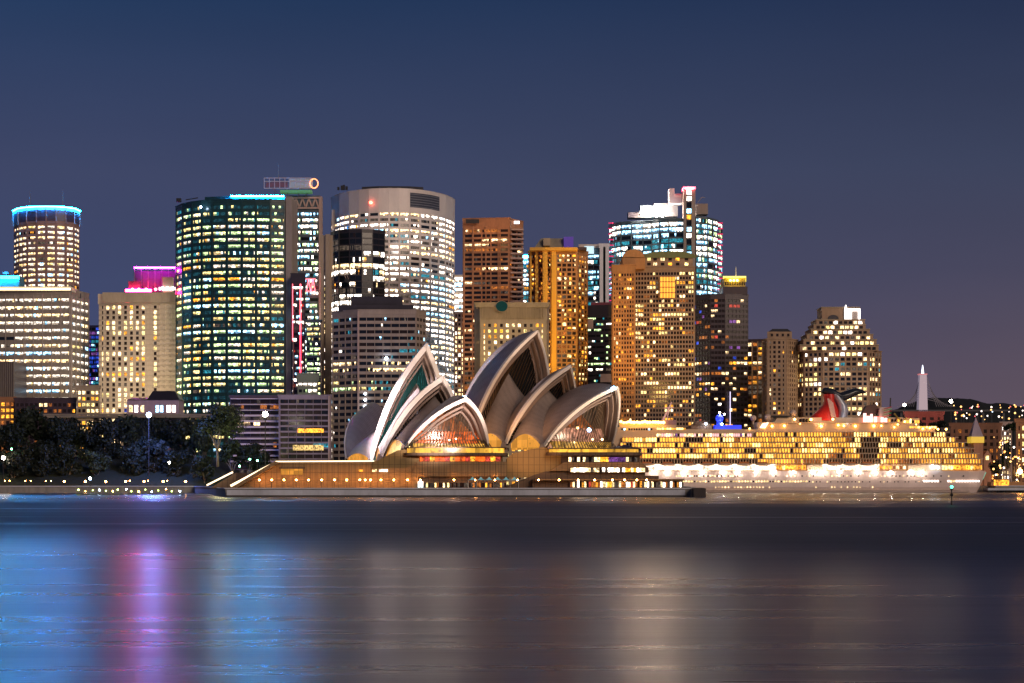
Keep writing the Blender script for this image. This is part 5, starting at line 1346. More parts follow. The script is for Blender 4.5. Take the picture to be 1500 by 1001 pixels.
o = spot(1195, 626, YS-4, 1210, 598, YS+15, 5200, (1, .55, .4), 55, 1); o = spot(1245, 626, YS-2, 1232, 600, YS+15, 1800, (.7, .8, 1), 50, 1)
# lifeboats
for i, px in enumerate((948, 978, 1008, 1036, 1062, 1090, 1117, 1222, 1246, 1270)):
    o = thing('lifeboat', 'one of the cream lifeboats hanging over the lit promenade of the cruise ship', 'lifeboat', P3(px, 680, YS-1.2), "lifeboats along the ship's side")
    m = MB(); g = []; yc = YS-1.0; z0 = sz_(680.5)
    for t in range(9):
        u = t/8*2-1; k_ = max(.05, (1-abs(u)**2.6)); cx = X(px, YS)+u*4.2; row = []
        for a in range(11):
            an = 2*math.pi*a/10; row.append((cx, yc+1.3*k_*math.cos(an), z0+(.9 if math.sin(an) < 0 else .9)*k_*math.sin(an)))
        g.append(row)
    m.grid(g, plain('lifeboat_cream', (.55, .36, .24), .5), True); m.build('boat_hull', o)
    m = MB(); m.box((X(px, YS)-2.6, yc-.9, z0+.5), (X(px, YS)+2.4, yc+.9, z0+1.35), plain('lifeboat_orange', (.70, .22, .05), .5)); m.build('cabin', o)
    m = MB(); 
    for s_ in (-3, 3): m.bar((X(px, YS)+s_, YS+2.4, z0+2), (X(px, YS)+s_, yc, z0+1.7), .18, SHIPW); m.bar((X(px, YS)+s_, yc, z0+1.7), (X(px, YS)+s_, yc, z0+.6), .12, DARK)
    m.build('davit', o)

# ================================================================== RIGHT SHORE
W_brick = wallmat('facade_dark_brick', (.26, .12, .07)); W_rose = wallmat('facade_rose_sandstone', (.55, .27, .17))
LOWR = 'low buildings behind the ferry wharves'
for nm, lab, a_, b_, top_, Y_, D_, mat_, pal_, sd, fpx_, bpx_ in (
    ('warehouse', 'brown brick warehouse with sparse orange windows behind the church spire', 1392, 1466, 621, 1080, 22, W_brick, [(PD2, 8), (PO, 3), (PA, 1.5), (PV, .6)], 71, 10, 9),
    ('warehouse', 'orange lit brick warehouse with pairs of tall yellow windows at the frame edge', 1488, 1560, 615, 1010, 24, wallmat('facade_orange_brick', (.42, .20, .10)), [(PY, 4), (PV, 3), (PA, 3), (PD2, 3)], 72, 11.5, 7),
    ('shed', 'red roofed low shed on the hill behind the ship stern', 1325, 1382, 604, 1300, 20, wallmat('facade_red_shed', (.32, .06, .05)), [(PD2, 8), (PR, 1), (PO, 1)], 73, 8, 12),
    ('apartment_block', 'white lit low block above the trees beyond the brown warehouse', 1466, 1482, 619, 1350, 16, W_pink, [(PV, 4), (PW, 3), (PD2, 2)], 74, 7, 4.5),
    ('warehouse', 'dim terrace house with a few lights between ship and spire', 1380, 1400, 628, 1120, 16, W_dkp, [(PD2, 6), (PO, 2), (PV, 1)], 75, 8, 7)):
    T(nm, lab, [(a_, Y_), (b_, Y_)], top_, mat_, pal_, sd, depth=D_, fpx=fpx_, bpx=bpx_, sp=.45, pf=.5, mode='punched', run=.1, sides=False, crown=4, group=LOWR, budget=70, cat='building')
# church-like spire
sp_t = thing('clock_tower', 'rose stone tower with a lit yellow belt and slender pale spire', 'tower', (X(1433, 1000), 1003, GZ)); Yt = 1000
def tb(nm, a0, a1, t0, t1, mat, d=8, off=0):
    m = MB(); m.box((X(a0, Yt), Yt+off, Z(t1, Yt)), (X(a1, Yt), Yt+off+d, Z(t0, Yt)), mat); return m.build(nm, sp_t)
m = MB(); m.box((X(1426.5, Yt), Yt, GZ), (X(1440, Yt), Yt+6, Z(649, Yt)), W_rose); m.box((X(1441, Yt), Yt, GZ), (X(1452, Yt), Yt+10, Z(668, Yt)), W_rose); m.build('wall', sp_t)
tb('belt_storey', 1422, 1441, 640, 649, plain('belt_yellow_lit', (.7, .55, .15), .6, 0, (1, .62, .05), .55), 9, -1)
m = MB(); q = [(X(1423, Yt), Yt), (X(1440.5, Yt), Yt), (X(1440.5, Yt), Yt+7), (X(1423, Yt), Yt+7)]; cx = X(1431.5, Yt)
m.prism(q, Z(640, Yt)+.01, Z(611, Yt), wallmat('spire_pale_slate', (.42, .36, .46)), poly2=[(cx-.1, Yt+3.4), (cx+.1, Yt+3.4), (cx+.1, Yt+3.6), (cx-.1, Yt+3.6)]); m.build('spire', sp_t)
m = MB(); q = [(X(1440.5, Yt), Yt-.3), (X(1452.5, Yt), Yt-.3), (X(1452.5, Yt), Yt+10), (X(1440.5, Yt), Yt+10)]; c2 = X(1446.5, Yt)
m.prism(q, Z(668, Yt)+.01, Z(660, Yt), W_rose, poly2=[(c2-.1, Yt), (c2+.1, Yt), (c2+.1, Yt+9.5), (c2-.1, Yt+9.5)]); m.build('gable', sp_t)
m = MB(); m.face([P3(1444, 674, Yt-.1), P3(1448.5, 674, Yt-.1), P3(1448.5, 667, Yt-.1), P3(1444, 667, Yt-.1)], PY); m.build('window', sp_t)
# bridge pylon far away with stay cables
Yp = 3000
py_ = thing('bridge_pylon', 'distant bridge pylon lit pale lilac by its own glow, tapering to a lit white spike', 'bridge pylon', (X(1352, Yp), Yp, GZ))
def q4(a0, a1, d): return [(X(a0, Yp), Yp), (X(a1, Yp), Yp), (X(a1, Yp), Yp+d), (X(a0, Yp), Yp+d)]
m = MB(); m.prism(q4(1342.5, 1362, 26), GZ, Z(549, Yp), plain('pylon_lilac_glow', (.74, .64, .72), .6, 0, (.9, .72, .85), .22, samp=False), poly2=q4(1347.5, 1357.5, 12)); m.build('tower', py_)  # lilac lighting put into the pylon's own colour and glow
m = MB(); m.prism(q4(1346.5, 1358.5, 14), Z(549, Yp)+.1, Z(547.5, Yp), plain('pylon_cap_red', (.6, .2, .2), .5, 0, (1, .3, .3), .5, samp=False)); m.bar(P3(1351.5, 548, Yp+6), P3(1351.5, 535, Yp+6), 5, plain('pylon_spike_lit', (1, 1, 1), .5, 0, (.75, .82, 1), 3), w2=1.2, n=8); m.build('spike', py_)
m = MB()
for i in range(9):
    m.bar(P3(1358, 553+i*4, Yp+8), P3(1372+i*3.4-(8-i)*0, 596, Yp+8), .55, plain('cable_grey', (.35, .33, .38), .5)); m.bar(P3(1347, 553+i*4, Yp+8), P3(1338-i*3.0, 596, Yp+8), .5, plain('cable_grey', (.35, .33, .38), .5))
m.build('stay_cable', py_)
m = MB(); m.box((X(1280, Yp), Yp, Z(603, Yp)), (X(1480, Yp), Yp+25, Z(600.5, Yp)), plain('bridge_deck_dark', (.08, .08, .09))); 
for px in (1290, 1320, 1400, 1440, 1470): m.box((X(px, Yp), Yp+5, GZ), (X(px+3, Yp), Yp+20, Z(603, Yp)), plain('bridge_deck_dark', (.08, .08, .09)))
m.build('bridge_deck', py_)

# distant street lights, each a post with a lamp
def lights(nm, label, cat, group, pts, Y, mats, post=True):
    for i, (px, py, r2, mk) in enumerate(pts):
        p = P3(px, py, Y); root = thing(nm, label, cat, (p.x, p.y, GZ), group)
        m = MB(); m.ball(p, r2, mats[mk], 8); m.build('lamp', root)
        m = MB(); m.bar((p.x, p.y, GZ), (p.x, p.y, p.z-r2), max(.16, r2*.3), DARK); m.build('pole', root)
LF = {'w': plain('far_lamp_white', (1, 1, 1), .5, 0, (1, .85, .75), 3), 'a': plain('far_lamp_amber', (1, 1, 1), .5, 0, (1, .5, .12), 3), 'c': plain('far_lamp_cool', (1, 1, 1), .5, 0, (.6, .8, 1), 2.5), 'r': plain('far_lamp_red', (1, 1, 1), .5, 0, (1, .06, .1), 1.6), 'o': plain('far_lamp_orange', (1, 1, 1), .5, 0, (1, .34, .05), 3)}
LM = {'w': LAMPW, 'a': LAMPA, 'c': LAMPC, 'r': LAMPR, 'g': LAMPG, 'o': LAMPO}
lights('street_lamp', 'brilliant white lamp on a pole over the low shed behind the ship stern', 'street lamp', None, [(1393, 588, 1.3, 'w')], 1290, LM)
lights('street_lamp', 'bright white lamp on a tall pole just left of the bridge pylon', 'street lamp', None, [(1325, 593.5, 1.2, 'w')], 1290, LM)
rr = random.Random(31); pts = []
for i in range(46): pts.append((1396+rr.random()*104, 593+rr.random()**1.3*22, .6+rr.random()*.9, rr.choice('wwaaorrwcaa')))
lights('street_lamp', 'tiny coloured lamp among the scattered lights below the far right hills', 'street lamp', 'scattered lights below the far hills', pts, 2500, LF)
pts = []
for i in range(52): pts.append((1453+rr.random()*47, 636+rr.random()**.7*76, .25+rr.random()*.4, rr.choice('oaaoaw')))
lights('street_lamp', 'orange lamp among the lights of the ferry wharf at the right edge', 'street lamp', 'orange lamps around the ferry wharf', pts, 965, LF)
lights('street_lamp', 'large orange glowing lamp beside the edge brick warehouse', 'street lamp', None, [(1494, 691, 1.5, 'o')], 960, LM)
# wharf
m = MB(); y = 930; m.box((X(1447, y), y, 1.2), (X(1620, y), y+7.9, 2.4), wallmat('pale_concrete_light_streak', (.55, .58, .66)))
for i in range(14): m.box((X(1449+i*12, y), y+.3, -2), (X(1450.5+i*12, y), y+1, 1.19), DARK)
o = m.build('wharf', None, (X(1500, y), y, 0)); tag(o, 'low pale concrete ferry wharf on dark piles at the right edge', 'wharf')
m = MB(); y = 948; m.box((X(1452, y), y, GZ), (X(1540, y), y+8, Z(706, y)), plain('wharf_shed_orange', (.5, .25, .1), .6)); m.face([P3(1456, 712, y-.1), P3(1478, 712, y-.1), P3(1478, 703, y-.1), P3(1456, 703, y-.1)], PA)
o = m.build('wharf_shed', None, (X(1490, y), y, GZ)); tag(o, 'small flat shed with an orange lit opening on the ferry wharf', 'shed')
# channel marker in the water
t = thing('channel_marker', 'thin harbour marker post with a teal green light standing in the water', 'navigation light', (X(1394, 505), 505, 0)); y = 505
m = MB(); m.bar((X(1394, y), y, -2), (X(1394, y), y, Z(716, y)), .45, DARK, n=8, w2=.3); m.build('post', t)
m = MB(); m.bar(P3(1394, 727, y), P3(1394, 723, y), .9, DARK, n=8); m.bar(P3(1394, 718, y), P3(1394, 716.5, y), 1.0, DARK, n=8); m.build('platform', t)
m = MB(); m.ball(P3(1394, 713.5, y), .42, plain('lamp_teal', (1, 1, 1), .5, 0, (.03, 1, .55), 9)); m.build('lamp', t)

# ================================================================== GARDEN TREES AND SHORE LIGHTS
LEAF = []
for i, c in enumerate(((.010, .019, .012), (.016, .028, .013), (.007, .014, .011), (.045, .068, .024))): LEAF.append(plain('foliage_green_'+('deep', 'mid', 'dark', 'light')[i], c, .7))
BARK = wallmat('bark_grey_brown', (.22, .17, .13), .9, scale=1.5)
def crown_mesh(seed, rx, rz, n=2600, leaf=.55, lobes=9, mats=(0, 1, 2), flat=False):
    r = random.Random(seed); m = MB(); L = []
    for i in range(lobes):
        a = r.random()*6.283; d = (r.random()**.6)*.68; z = r.uniform(-.45, .62) if not flat else r.uniform(-.2, .4)
        L.append((Vector((math.cos(a)*d*rx, math.sin(a)*d*rx, z*rz)), r.uniform(.30, .52)))
    for i in range(n):
        c, s_ = L[r.randrange(lobes)]
        v = Vector((r.gauss(0, 1), r.gauss(0, 1), r.gauss(0, 1))); v.normalize(); k = r.uniform(.55, 1.08)
        p = c+Vector((v.x*rx*s_*k, v.y*rx*s_*k, v.z*rz*s_*k*.9))
        if noise.noise(p*(2.2/rx)+Vector((seed, 0, 0))) < -.28: continue
        u = Vector((r.gauss(0, 1), r.gauss(0, 1), r.gauss(0, 1))).normalized(); w_ = v.cross(u)
        if w_.length < .1: continue
        w_.normalize(); u = (v*.5+u*.5).cross(w_).normalized(); s2 = leaf*r.uniform(.6, 1.5)
        m.face([p-u*s2-w_*s2*.5, p+u*s2*.2-w_*s2*.7, p+u*s2+w_*s2*.3, p-u*s2*.1+w_*s2*.8], LEAF[r.choice(mats)])
    return m
def trunk_mesh(h, rad, seed, spread=3.0, fork=.45):
    r = random.Random(seed); m = MB(); top = Vector((r.uniform(-.5, .5), 0, h*fork)); m.bar((0, 0, -1.5), top, rad*2, BARK, n=8, w2=rad*1.4)
    for i in range(5):
        a = 6.283*i/5+r.random(); e = Vector((math.cos(a)*spread*r.uniform(.6, 1.2), math.sin(a)*spread, h*r.uniform(.85, 1.15))); mid = top*.45+e*.55+Vector((0, 0, h*.06))
        m.bar(top-Vector((0, 0, .3)), mid, rad*1.1, BARK, n=7, w2=rad*.7); m.bar(mid, e, rad*.7, BARK, n=6, w2=rad*.3)
        m.bar(mid, mid+Vector((r.uniform(-2, 2), r.uniform(-1, 1), h*.25)), rad*.5, BARK, n=5, w2=rad*.2)
    return m
protos = []
def tree(px, Y, base, top, halfw, kind, label, group='dark garden trees along the left shore', own=None):
    """px column, base/top photo rows, halfw photo px"""
    p = P3(px, base, Y); h = (base-top)*Y/F; rx = halfw*Y/F
    root = thing('garden_tree', label, 'tree', (p.x, p.y, p.z), group)
    key = kind
    if not protos: protos.extend([None]*8)
    if protos[key] is None:
        T0, C0 = Vector((0, 0, 0)), None
        a = trunk_mesh(9, .5, kind+3).build('trunk'); b2 = crown_mesh(kind+20, 8, 8, mats=((0, 2, 2), (0, 1, 2), (2, 2, 0), (1, 3, 0))[kind % 4], n=3000).build('crown')
        for o in (a, b2): COL.objects.unlink(o)
        protos[key] = (a, b2)
    a, b2 = protos[key]
    ta = a.copy(); cb = b2.copy()
    for o in (ta, cb): COL.objects.link(o); o.parent = root
    sc_z = h/20; ta.scale = (max(.6, rx/9), max(.6, rx/9), sc_z); cb.location = (0, 0, h*.60); cb.scale = (rx/8, rx/8*.9, h*.42/8); cb.rotation_euler = (0, 0, px*.7)
    return root
TL = [(8, 940, 705, 618, 34, 'tree at the far left edge whose low crown glows orange from the lamp beside it'),
 (45, 960, 706, 598, 42, 'tallest dark round tree of the left shore'), (88, 950, 706, 612, 36, 'dark tree right of the tallest round one'),
 (122, 970, 700, 622, 30, 'dark tree in front of the finned grey office'), (150, 960, 700, 612, 34, 'dark tree left under the cream hotel'),
 (185, 975, 698, 610, 34, 'dark tree left of the blazing blue white lamp'), (262, 985, 698, 612, 34, 'dark tree right of the blazing blue white lamp'),
 (290, 980, 700, 614, 30, 'dark blue tree below the green glass tower'), (228, 932, 712, 640, 36, 'blue lit leafy tree below the blazing lamp'),
 (200, 925, 714, 652, 28, 'bushy tree left of the blue lit leafy one'), (258, 925, 714, 660, 26, 'bushy tree right of the blue lit leafy one'),
 (140, 922, 715, 655, 24, 'shrubby tree behind the floating pontoon lamps'), (60, 922, 715, 652, 28, 'shrubby tree behind the left shore lamps'),
 (100, 925, 715, 650, 26, 'conical looking dark tree above the shore path'), (20, 920, 716, 660, 26, 'shrubby tree by the orange flare lamp'),
 (340, 945, 706, 640, 26, 'dark tree just right of the tall pale trunk'), (368, 938, 706, 648, 22, 'green tinted tree beside the low balconied block'),
 (300, 915, 714, 668, 22, 'shrub at the left foot of the tall lit tree'), (212, 980, 690, 611, 26, 'dark tree directly behind the post of the blazing lamp'), (238, 1000, 690, 612, 26, 'dark tree filling the gap under the gabled house'),
 (385, 930, 700, 662, 14, 'small green bush left of the stairs')]
for i, (px, Y, ba, to, hw, lab) in enumerate(TL): tree(px, Y, ba, to, hw, i % 4, lab)
# the tall tree with a pale forked trunk
Y = 905; p = P3(319, 680, Y); root = thing('tall_tree', 'tall tree with a pale forked trunk and a broad green lit crown', 'tree', p); s = Y/F
m = trunk_mesh(16, .8, 8, 6, .42); m.v = [(v[0]+p.x, v[1]+p.y, v[2]+p.z) for v in m.v]; m.mats = [wallmat('bark_pale', (.15, .12, .09), .9, scale=1.2)]; m.build('trunk', root)
m = crown_mesh(77, 34*s, 32*s, n=6500, leaf=.55, lobes=16, mats=(1, 3, 0)); m.v = [(v[0]+p.x+1, v[1]+p.y, v[2]+p.z+62*s) for v in m.v]; m.build('crown', root)
for px, Y, ba, to, hw, lab in ((1340, 1240, 650, 612, 22, 'dark tree behind the terraced ship stern'), (1372, 1230, 650, 616, 20, 'dark tree between the shed and the brown warehouse'), (1464, 975, 712, 668, 20, 'green tree between the spire and the wharf shed'), (1474, 1000, 700, 640, 10, 'narrow tree strung with yellow lights by the warehouse'), (1480, 1180, 640, 618, 12, 'round tree above the edge warehouse')):
    tree(px, Y, ba, to, hw, 3 if px > 1450 else 0, lab, 'trees on the far right shore')
# shoreline lamps on the left
lamp_set('one of the orange globe lamps along the left garden shore', 'street lamp', 'orange globe lamps along the left shore', [(p_, 705.5) for p_ in (94, 125, 155, 184, 211, 239, 272)], LAMPO, .5, 907, GZ)
lamp_set('one of the faint little lamps in pairs on the left shore path', 'street lamp', 'small paired lamps on the left shore', [(p_, 704.6) for p_ in (7, 14, 37, 45, 67, 75, 190, 217, 245)], LAMPO, .22, 909, GZ)
lights('park_lamp', 'blazing blue white lamp standing above the dark garden trees', 'street lamp', None, [(218, 608, 1.5, 'c')], 922, {'c': plain('lamp_park_blue_white', (1, 1, 1), .5, 0, (.55, .72, 1), 14)})
point(222, 622, 900, 90000, (.16, .26, 1), 5)
lights('park_lamp', 'orange white flaring lamp near the left edge of the frame', 'street lamp', None, [(5, 671, 1.0, 'w')], 912, LM)
lights('park_lamp', 'bright white lamp column in front of the low balconied block', 'street lamp', None, [(388.5, 607, 1.5, 'w'), (388.5, 615, .9, 'w')][:1], 905, LM)
lights('park_lamp', 'small green lamp under the tall tree', 'street lamp', 'green lamps under the tall tree', [(366, 673, .5, 'g'), (377, 675, .5, 'g'), (351, 683, .5, 'g')], 905, LM)
lights('park_lamp', 'small yellowish green lamp left of the first dark tree', 'street lamp', None, [(17, 658, .5, 'g')], 915, LM)
lights('park_lamp', 'thin white lamp post standing at the shore by the pontoon', 'street lamp', None, [(132, 701, .7, 'c')], 903, LM)
lights('park_lamp', 'pinkish white lamp on a slim pole right of the pontoon', 'street lamp', None, [(248, 678, .6, 'w')], 903, LM)
point(326, 662, 880, 14000, (1, .92, .45), 5); point(372, 676, 918, 900, (.4, 1, .4), 1); point(8, 662, 908, 1600, (1, .55, .25), 1)
# floating pontoon fence with greenish lamps
t = thing('pontoon', 'low floating pontoon with a fence of thin posts and greenish lamps', 'pontoon', (X(188, 815), 815, 0)); y = 812
m = MB(); m.box((X(112, y), y, -.4), (X(266, y), y+5, .5), plain('pontoon_deck', (.12, .13, .10))); m.build('deck', t)
rr = random.Random(8)
for i in range(30):
    a = 112+i*5.2; m = MB(); m.bar((X(a, y), y+.3, .5), (X(a, y), y+.3, 1.6+rr.random()*2.6), .14, plain('post_pale_green', (.4, .45, .25))); m.build('post', t)
m = MB(); m.bar((X(112, y), y+.3, 1.5), (X(266, y), y+.3, 1.5), .1, plain('post_pale_green', (.4, .45, .25))); m.build('rail', t)
for i in range(16):
    m = MB(); m.ball((X(113+i*9.8+rr.random()*3, y), y+.6, 1.4+rr.random()*1.4), .26+rr.random()*.2, (plain('lamp_pontoon_yellowgreen', (1, 1, 1), .5, 0, (.65, 1, .2), 12), LAMPA, MATS['lamp_pontoon_yellowgreen'], LAMPC)[i % 4], 8); m.build('lamp', t)
# facade floodlights of the city
spot(800, 560, 1110, 798, 440, 1205, 1200000, (1, .58, .10), 70, 4)
spot(905, 600, 1085, 908, 480, 1145, 60000, (1, .50, .12), 55, 4)
spot(200, 600, 1120, 200, 500, 1200, 150000, (1, .82, .60), 95, 4)
spot(720, 600, 1235, 715, 400, 1302, 90000, (1, .58, .35), 70, 4); spot(720, 345, 1262, 722, 324, 1300, 16000, (1, .48, .16), 70, 3)
spot(960, 560, 1060, 970, 470, 1148, 85000, (1, .58, .16), 75, 4)
spot(750, 570, 1040, 750, 490, 1104, 80000, (1, .66, .22), 90, 4)
spot(580, 330, 1330, 580, 292, 1400, 60000, (1, .84, .74), 95, 4)
spot(1240, 600, 1080, 1235, 520, 1150, 30000, (1, .75, .50), 100, 4)
# ================================================================== GROUND, WATER, SKY
def ground_poly():
    pts = [(-26000, 905), (-420, 905), (X(120, 905), 905), (X(285, 895), 895), (X(312, 830), 830), (X(322, 745), 745), (X(330, 725), 725), (X(1012, 723), 723), (X(1018, 740), 740), (X(1012, 800), 800), (X(985, 985), 985),
           (X(1452, 985), 985), (X(1458, 938), 938), (700, 938), (26000, 938), (26000, 30000), (-26000, 30000)]
    return pts
m = MB(); m.prism(ground_poly(), -3, GZ, wallmat('quay_stone_wall', (.30, .28, .26), .8, scale=.4), top=wallmat('paving_and_soil', (.16, .14, .12), .9, scale=.05, streak=False))
struct(m.build('ground'))
# pale stone coping of the quay
m = MB()
gp = ground_poly()
cop = wallmat('coping_pale_stone', (.62, .62, .66), .6, var=.1)
for a_, b_ in ((0, 1), (1, 2), (2, 3), (3, 4), (4, 5), (5, 6), (6, 7), (7, 8), (8, 9), (9, 10), (11, 12), (12, 13)):
    a, b = gp[a_], gp[b_]; m.bar((a[0], a[1]-.1, GZ+.1), (b[0], b[1]-.1, GZ+.1), .9, cop, h=.5)
struct(m.build('quay_coping'))
# concrete sea wall apron; its pale colour holds a boat's light streak
m = MB(); ap = wallmat('pale_concrete_light_streak', (.72, .76, .86), .55, var=.12, scale=.06)
m.prism([(X(333, 722), 720.4), (X(1003, 722), 720.4), (X(1003, 722), 722.6), (X(333, 722), 722.6)], .7, 2.9, ap)
m.prism([(X(332, 722), 719.8), (X(1004, 722), 719.8), (X(1004, 722), 722.7), (X(332, 722), 722.7)], -1, .69, wallmat('tide_stain_concrete', (.07, .06, .05), .7))
o = m.build('quay_wall', None, (X(670, 721), 721, 0)); tag(o, 'long concrete sea wall, its pale band a painted boat light streak, with a dark tide line under the opera house quay', 'sea wall')
m = MB(); m.box((X(1015, 716), 712, -1), (X(1032.5, 716), 722, Z(715.5, 714)), wallmat('pier_block_dark', (.05, .04, .04), .8)); m.box((X(1017, 716), 713, Z(715.5, 714)+.01), (X(1031, 716), 721, Z(715, 714)), DARK)
o = m.build('pier_block', None, (X(1024, 716), 716, 0)); tag(o, 'dark square concrete block at the end of the sea wall', 'pier')

# water
w = bpy.data.materials.new('harbour_water'); n, l = nodes(w); b = n['Principled BSDF']
b.inputs['Base Color'].default_value = (.005, .014, .045, 1); b.inputs['IOR'].default_value = 1.8
g = n.new('ShaderNodeNewGeometry')
def wnoise(scale, det, sx, sy, rough=.5):
    mp = n.new('ShaderNodeMapping'); mp.inputs['Scale'].default_value = (sx, sy, 1); l.new(g.outputs['Position'], mp.inputs['Vector'])
    t = n.new('ShaderNodeTexNoise'); t.inputs['Scale'].default_value = scale; t.inputs['Detail'].default_value = det; t.inputs['Roughness'].default_value = rough
    l.new(mp.outputs[0], t.inputs['Vector']); return t
# wind-ruffled band well out on the harbour, calmer water close by: roughness follows the distance from the near shore with ragged edges
sp_ = n.new('ShaderNodeSeparateXYZ'); l.new(g.outputs['Position'], sp_.inputs[0])
rag = wnoise(1, 3, .004, .012)
ma = n.new('ShaderNodeMath'); ma.operation = 'MULTIPLY_ADD'; ma.inputs[1].default_value = 90; ma.inputs[2].default_value = -45; l.new(rag.outputs[0], ma.inputs[0])
xc = n.new('ShaderNodeMapRange'); xc.inputs[1].default_value = -90; xc.inputs[2].default_value = 90; xc.inputs[3].default_value = -55; xc.inputs[4].default_value = 75; l.new(sp_.outputs['X'], xc.inputs[0])
y0 = n.new('ShaderNodeMath'); y0.operation = 'ADD'; l.new(sp_.outputs['Y'], y0.inputs[0]); l.new(xc.outputs[0], y0.inputs[1])
yy = n.new('ShaderNodeMath'); yy.operation = 'ADD'; l.new(y0.outputs[0], yy.inputs[0]); l.new(ma.outputs[0], yy.inputs[1])
cr = n.new('ShaderNodeValToRGB'); mr = n.new('ShaderNodeMapRange'); mr.inputs[1].default_value = 0; mr.inputs[2].default_value = 1000; l.new(yy.outputs[0], mr.inputs[0]); l.new(mr.outputs[0], cr.inputs[0])
e = cr.color_ramp.elements; e[0].position = 0; e[0].color = (WR0,)*3+(1,); e[1].position = 1; e[1].color = (.40,)*3+(1,)
for pos, v in ((.165, WR0), (.25, WR1), (.50, WR1), (.62, .36), (.74, .34)):
    q = cr.color_ramp.elements.new(pos); q.color = (v, v, v, 1)
pt = wnoise(1, 5, .012, .20, .65)
m2 = n.new('ShaderNodeMath'); m2.operation = 'MULTIPLY_ADD'; m2.inputs[1].default_value = .17; m2.inputs[2].default_value = -.09; l.new(pt.outputs[0], m2.inputs[0])
m3 = n.new('ShaderNodeMath'); m3.operation = 'ADD'; l.new(cr.outputs[0], m3.inputs[0]); l.new(m2.outputs[0], m3.inputs[1]); 
sl = wnoise(1, 4, .004, .07, .6); sr = n.new('ShaderNodeMapRange'); sr.inputs[1].default_value = .54; sr.inputs[2].default_value = .66; sr.inputs[3].default_value = 0; sr.inputs[4].default_value = .24; l.new(sl.outputs[0], sr.inputs[0])
fb = n.new('ShaderNodeMapRange'); fb.inputs[1].default_value = 230; fb.inputs[2].default_value = 300; l.new(sp_.outputs['Y'], fb.inputs[0])
sm = n.new('ShaderNodeMath'); sm.operation = 'MULTIPLY'; l.new(sr.outputs[0], sm.inputs[0]); l.new(fb.outputs[0], sm.inputs[1])
m4 = n.new('ShaderNodeMath'); m4.operation = 'SUBTRACT'; m4.use_clamp = True; l.new(m3.outputs[0], m4.inputs[0]); l.new(sm.outputs[0], m4.inputs[1]); l.new(m4.outputs[0], b.inputs['Roughness'])
n1 = wnoise(1, 5, .10, .5, .6); n2_ = wnoise(1, 4, .45, 1.6, .7)
bp = n.new('ShaderNodeBump'); bp.inputs['Strength'].default_value = 1; bp.inputs['Distance'].default_value = .05; l.new(n1.outputs[0], bp.inputs['Height'])
bp2 = n.new('ShaderNodeBump'); bp2.inputs['Strength'].default_value = 1; bp2.inputs['Distance'].default_value = .022; l.new(n2_.outputs[0], bp2.inputs['Height']); l.new(bp.outputs[0], bp2.inputs['Normal'])
l.new(bp2.outputs[0], b.inputs['Normal'])
m = MB(); m.face([(-26000, -400, 0), (26000, -400, 0), (26000, 30000, 0), (-26000, 30000, 0)], w); struct(m.build('water'))

# rising garden ground and far hills
def mound(name, pxa, pxb, Ya, Yb, hfun, mat, nx=50, ny=14):
    m = MB(); gr = []
    for i in range(nx+1):
        px = pxa+(pxb-pxa)*i/nx; row = []
        for j in range(ny+1):
            Yy = Ya+(Yb-Ya)*j/ny; row.append((X(px, (Ya+Yb)/2), Yy, hfun(px, j/ny)))
        gr.append(row)
    m.grid(gr, mat, True, True); return struct(m.build(name))
soil = wallmat('garden_soil_and_grass', (.014, .022, .011), .95, streak=False)
def gh(px, t):
    e_ = min(1, max(0, (px+60)/60))*min(1, max(0, (395-px)/70)); return GZ-.5+e_*17*math.sin(math.pi*min(1, t*1.05))**.7+noise.noise(Vector((px*.03, t*3, 0)))*1.5*e_
mound('garden_hill', -80, 400, 908, 1100, gh, soil)
hm = wallmat('far_hill_dark', (.018, .022, .022), .95, streak=False)
def fh(px, t):
    prof = 589+7*math.sin(px*.021+1)+4*noise.noise(Vector((px*.035, 0, 0)))+2.0*noise.noise(Vector((px*.16, 1, 0)))
    if px < 1360: prof += (1360-px)*.25
    return GZ-1+max(0, Z(prof, 3600)-GZ)*math.sin(math.pi*min(1, t))**.8
mound('hills', 1250, 3000, 3300, 3900, fh, hm, 460, 10)

# ------------------------------------------------------------------ sky
wd = bpy.data.worlds.new('World'); S.world = wd; wd.use_nodes = True; n = wd.node_tree.nodes; l = wd.node_tree.links
bg = n['Background']; sk = n.new('ShaderNodeTexSky'); sk.sky_type = 'NISHITA'; sk.sun_disc = False
sk.sun_elevation = math.radians(-4); sk.sun_rotation = math.radians(250); sk.air_density = 2; sk.dust_density = 2; sk.ozone_density = 4
tc = n.new('ShaderNodeTexCoord'); sx = n.new('ShaderNodeSeparateXYZ'); l.new(tc.outputs['Generated'], sx.inputs[0])
def ramp(stops):
    r = n.new('ShaderNodeValToRGB'); e = r.color_ramp.elements
    e[0].position, e[0].color = stops[0][0], (*stops[0][1], 1); e[1].position, e[1].color = stops[-1][0], (*stops[-1][1], 1)
    for p_, c_ in stops[1:-1]: q = e.new(p_); q.color = (*c_, 1)
    return r
def s2l(c): return tuple(((v/255+.055)/1.055)**2.4 if v > 10 else v/255/12.92 for v in c)
L_ = ramp([(0, s2l((74, 78, 112))), (.10, s2l((64, 74, 110))), (.17, s2l((63, 71, 103))), (.27, s2l((34, 58, 94))), (.6, s2l((20, 38, 70))), (1, s2l((10, 20, 44)))])
R_ = ramp([(0, s2l((100, 84, 94))), (.058, s2l((91, 80, 95))), (.117, s2l((72, 71, 93))), (.175, s2l((60, 67, 92))), (.27, s2l((36, 49, 79))), (.6, s2l((22, 32, 58))), (1, s2l((10, 18, 38)))])
l.new(sx.outputs['Z'], L_.inputs[0]); l.new(sx.outputs['Z'], R_.inputs[0])
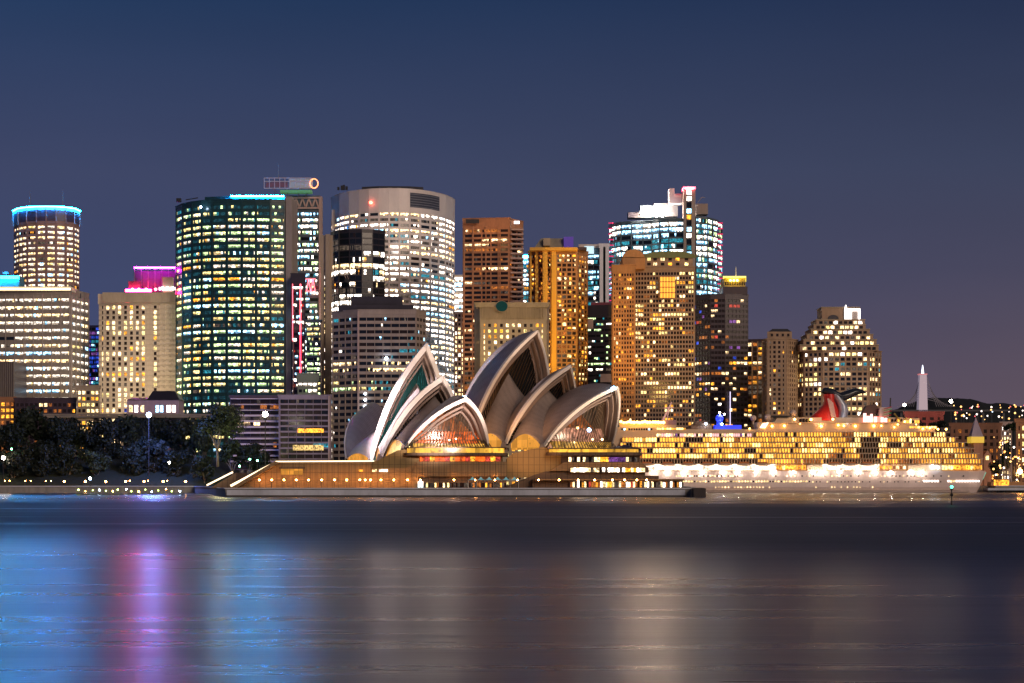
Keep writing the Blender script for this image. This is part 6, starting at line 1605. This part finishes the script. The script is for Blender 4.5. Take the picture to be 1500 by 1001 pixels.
fx_ = n.new('ShaderNodeMapRange'); fx_.inputs[1].default_value = -.28; fx_.inputs[2].default_value = .28; l.new(sx.outputs['X'], fx_.inputs[0])
mx = n.new('ShaderNodeMix'); mx.data_type = 'RGBA'; l.new(fx_.outputs[0], mx.inputs[0]); l.new(L_.outputs[0], mx.inputs[6]); l.new(R_.outputs[0], mx.inputs[7])
cl = n.new('ShaderNodeTexNoise'); cl.inputs['Scale'].default_value = 5; cl.inputs['Detail'].default_value = 5
mp = n.new('ShaderNodeMapping'); mp.inputs['Scale'].default_value = (1, 1, 4); l.new(tc.outputs['Generated'], mp.inputs[0]); l.new(mp.outputs[0], cl.inputs['Vector'])
cm = n.new('ShaderNodeMapRange'); cm.inputs[3].default_value = .92; cm.inputs[4].default_value = 1.08; l.new(cl.outputs[0], cm.inputs[0])
sc = n.new('ShaderNodeVectorMath'); sc.operation = 'SCALE'; l.new(mx.outputs[2], sc.inputs[0]); l.new(cm.outputs[0], sc.inputs['Scale'])
l.new(sc.outputs[0], bg.inputs['Color']); bg.inputs['Strength'].default_value = 1.0
bg2 = n.new('ShaderNodeBackground'); l.new(sk.outputs[0], bg2.inputs['Color']); bg2.inputs['Strength'].default_value = .02
ads = n.new('ShaderNodeAddShader'); l.new(bg.outputs[0], ads.inputs[0]); l.new(bg2.outputs[0], ads.inputs[1]); l.new(ads.outputs[0], n['World Output'].inputs['Surface'])

su = bpy.data.lights.new('city_fill_light', 'SUN'); su.energy = FILL_E; su.angle = math.radians(25); su.color = (1, .76, .58)  # added night fill from the camera side, in place of city bounce light
o = bpy.data.objects.new('city_fill_light', su); COL.objects.link(o); o.rotation_euler = Vector((-.55, 1, -.40)).to_track_quat('-Z', 'Y').to_euler()

# ------------------------------------------------------------------ camera
cam = bpy.data.cameras.new('camera'); co = bpy.data.objects.new('camera', cam); COL.objects.link(co); S.camera = co
co.location = (0, 0, HC); co.rotation_euler = (math.pi/2, 0, 0); cam.sensor_width = 36; cam.lens = 36*F/1500
cam.shift_y = (700-500.5)/1500; cam.clip_start = 1; cam.clip_end = 60000
S.render.engine = 'CYCLES'; S.cycles.use_denoising = True; S.cycles.max_bounces = 5; S.cycles.glossy_bounces = 3; S.cycles.transparent_max_bounces = 6
S.cycles.caustics_reflective = False; S.cycles.caustics_refractive = False; S.cycles.sample_clamp_indirect = 12
S.view_settings.view_transform = 'Standard'; S.view_settings.look = 'None'; S.view_settings.exposure = 0; S.view_settings.gamma = 1
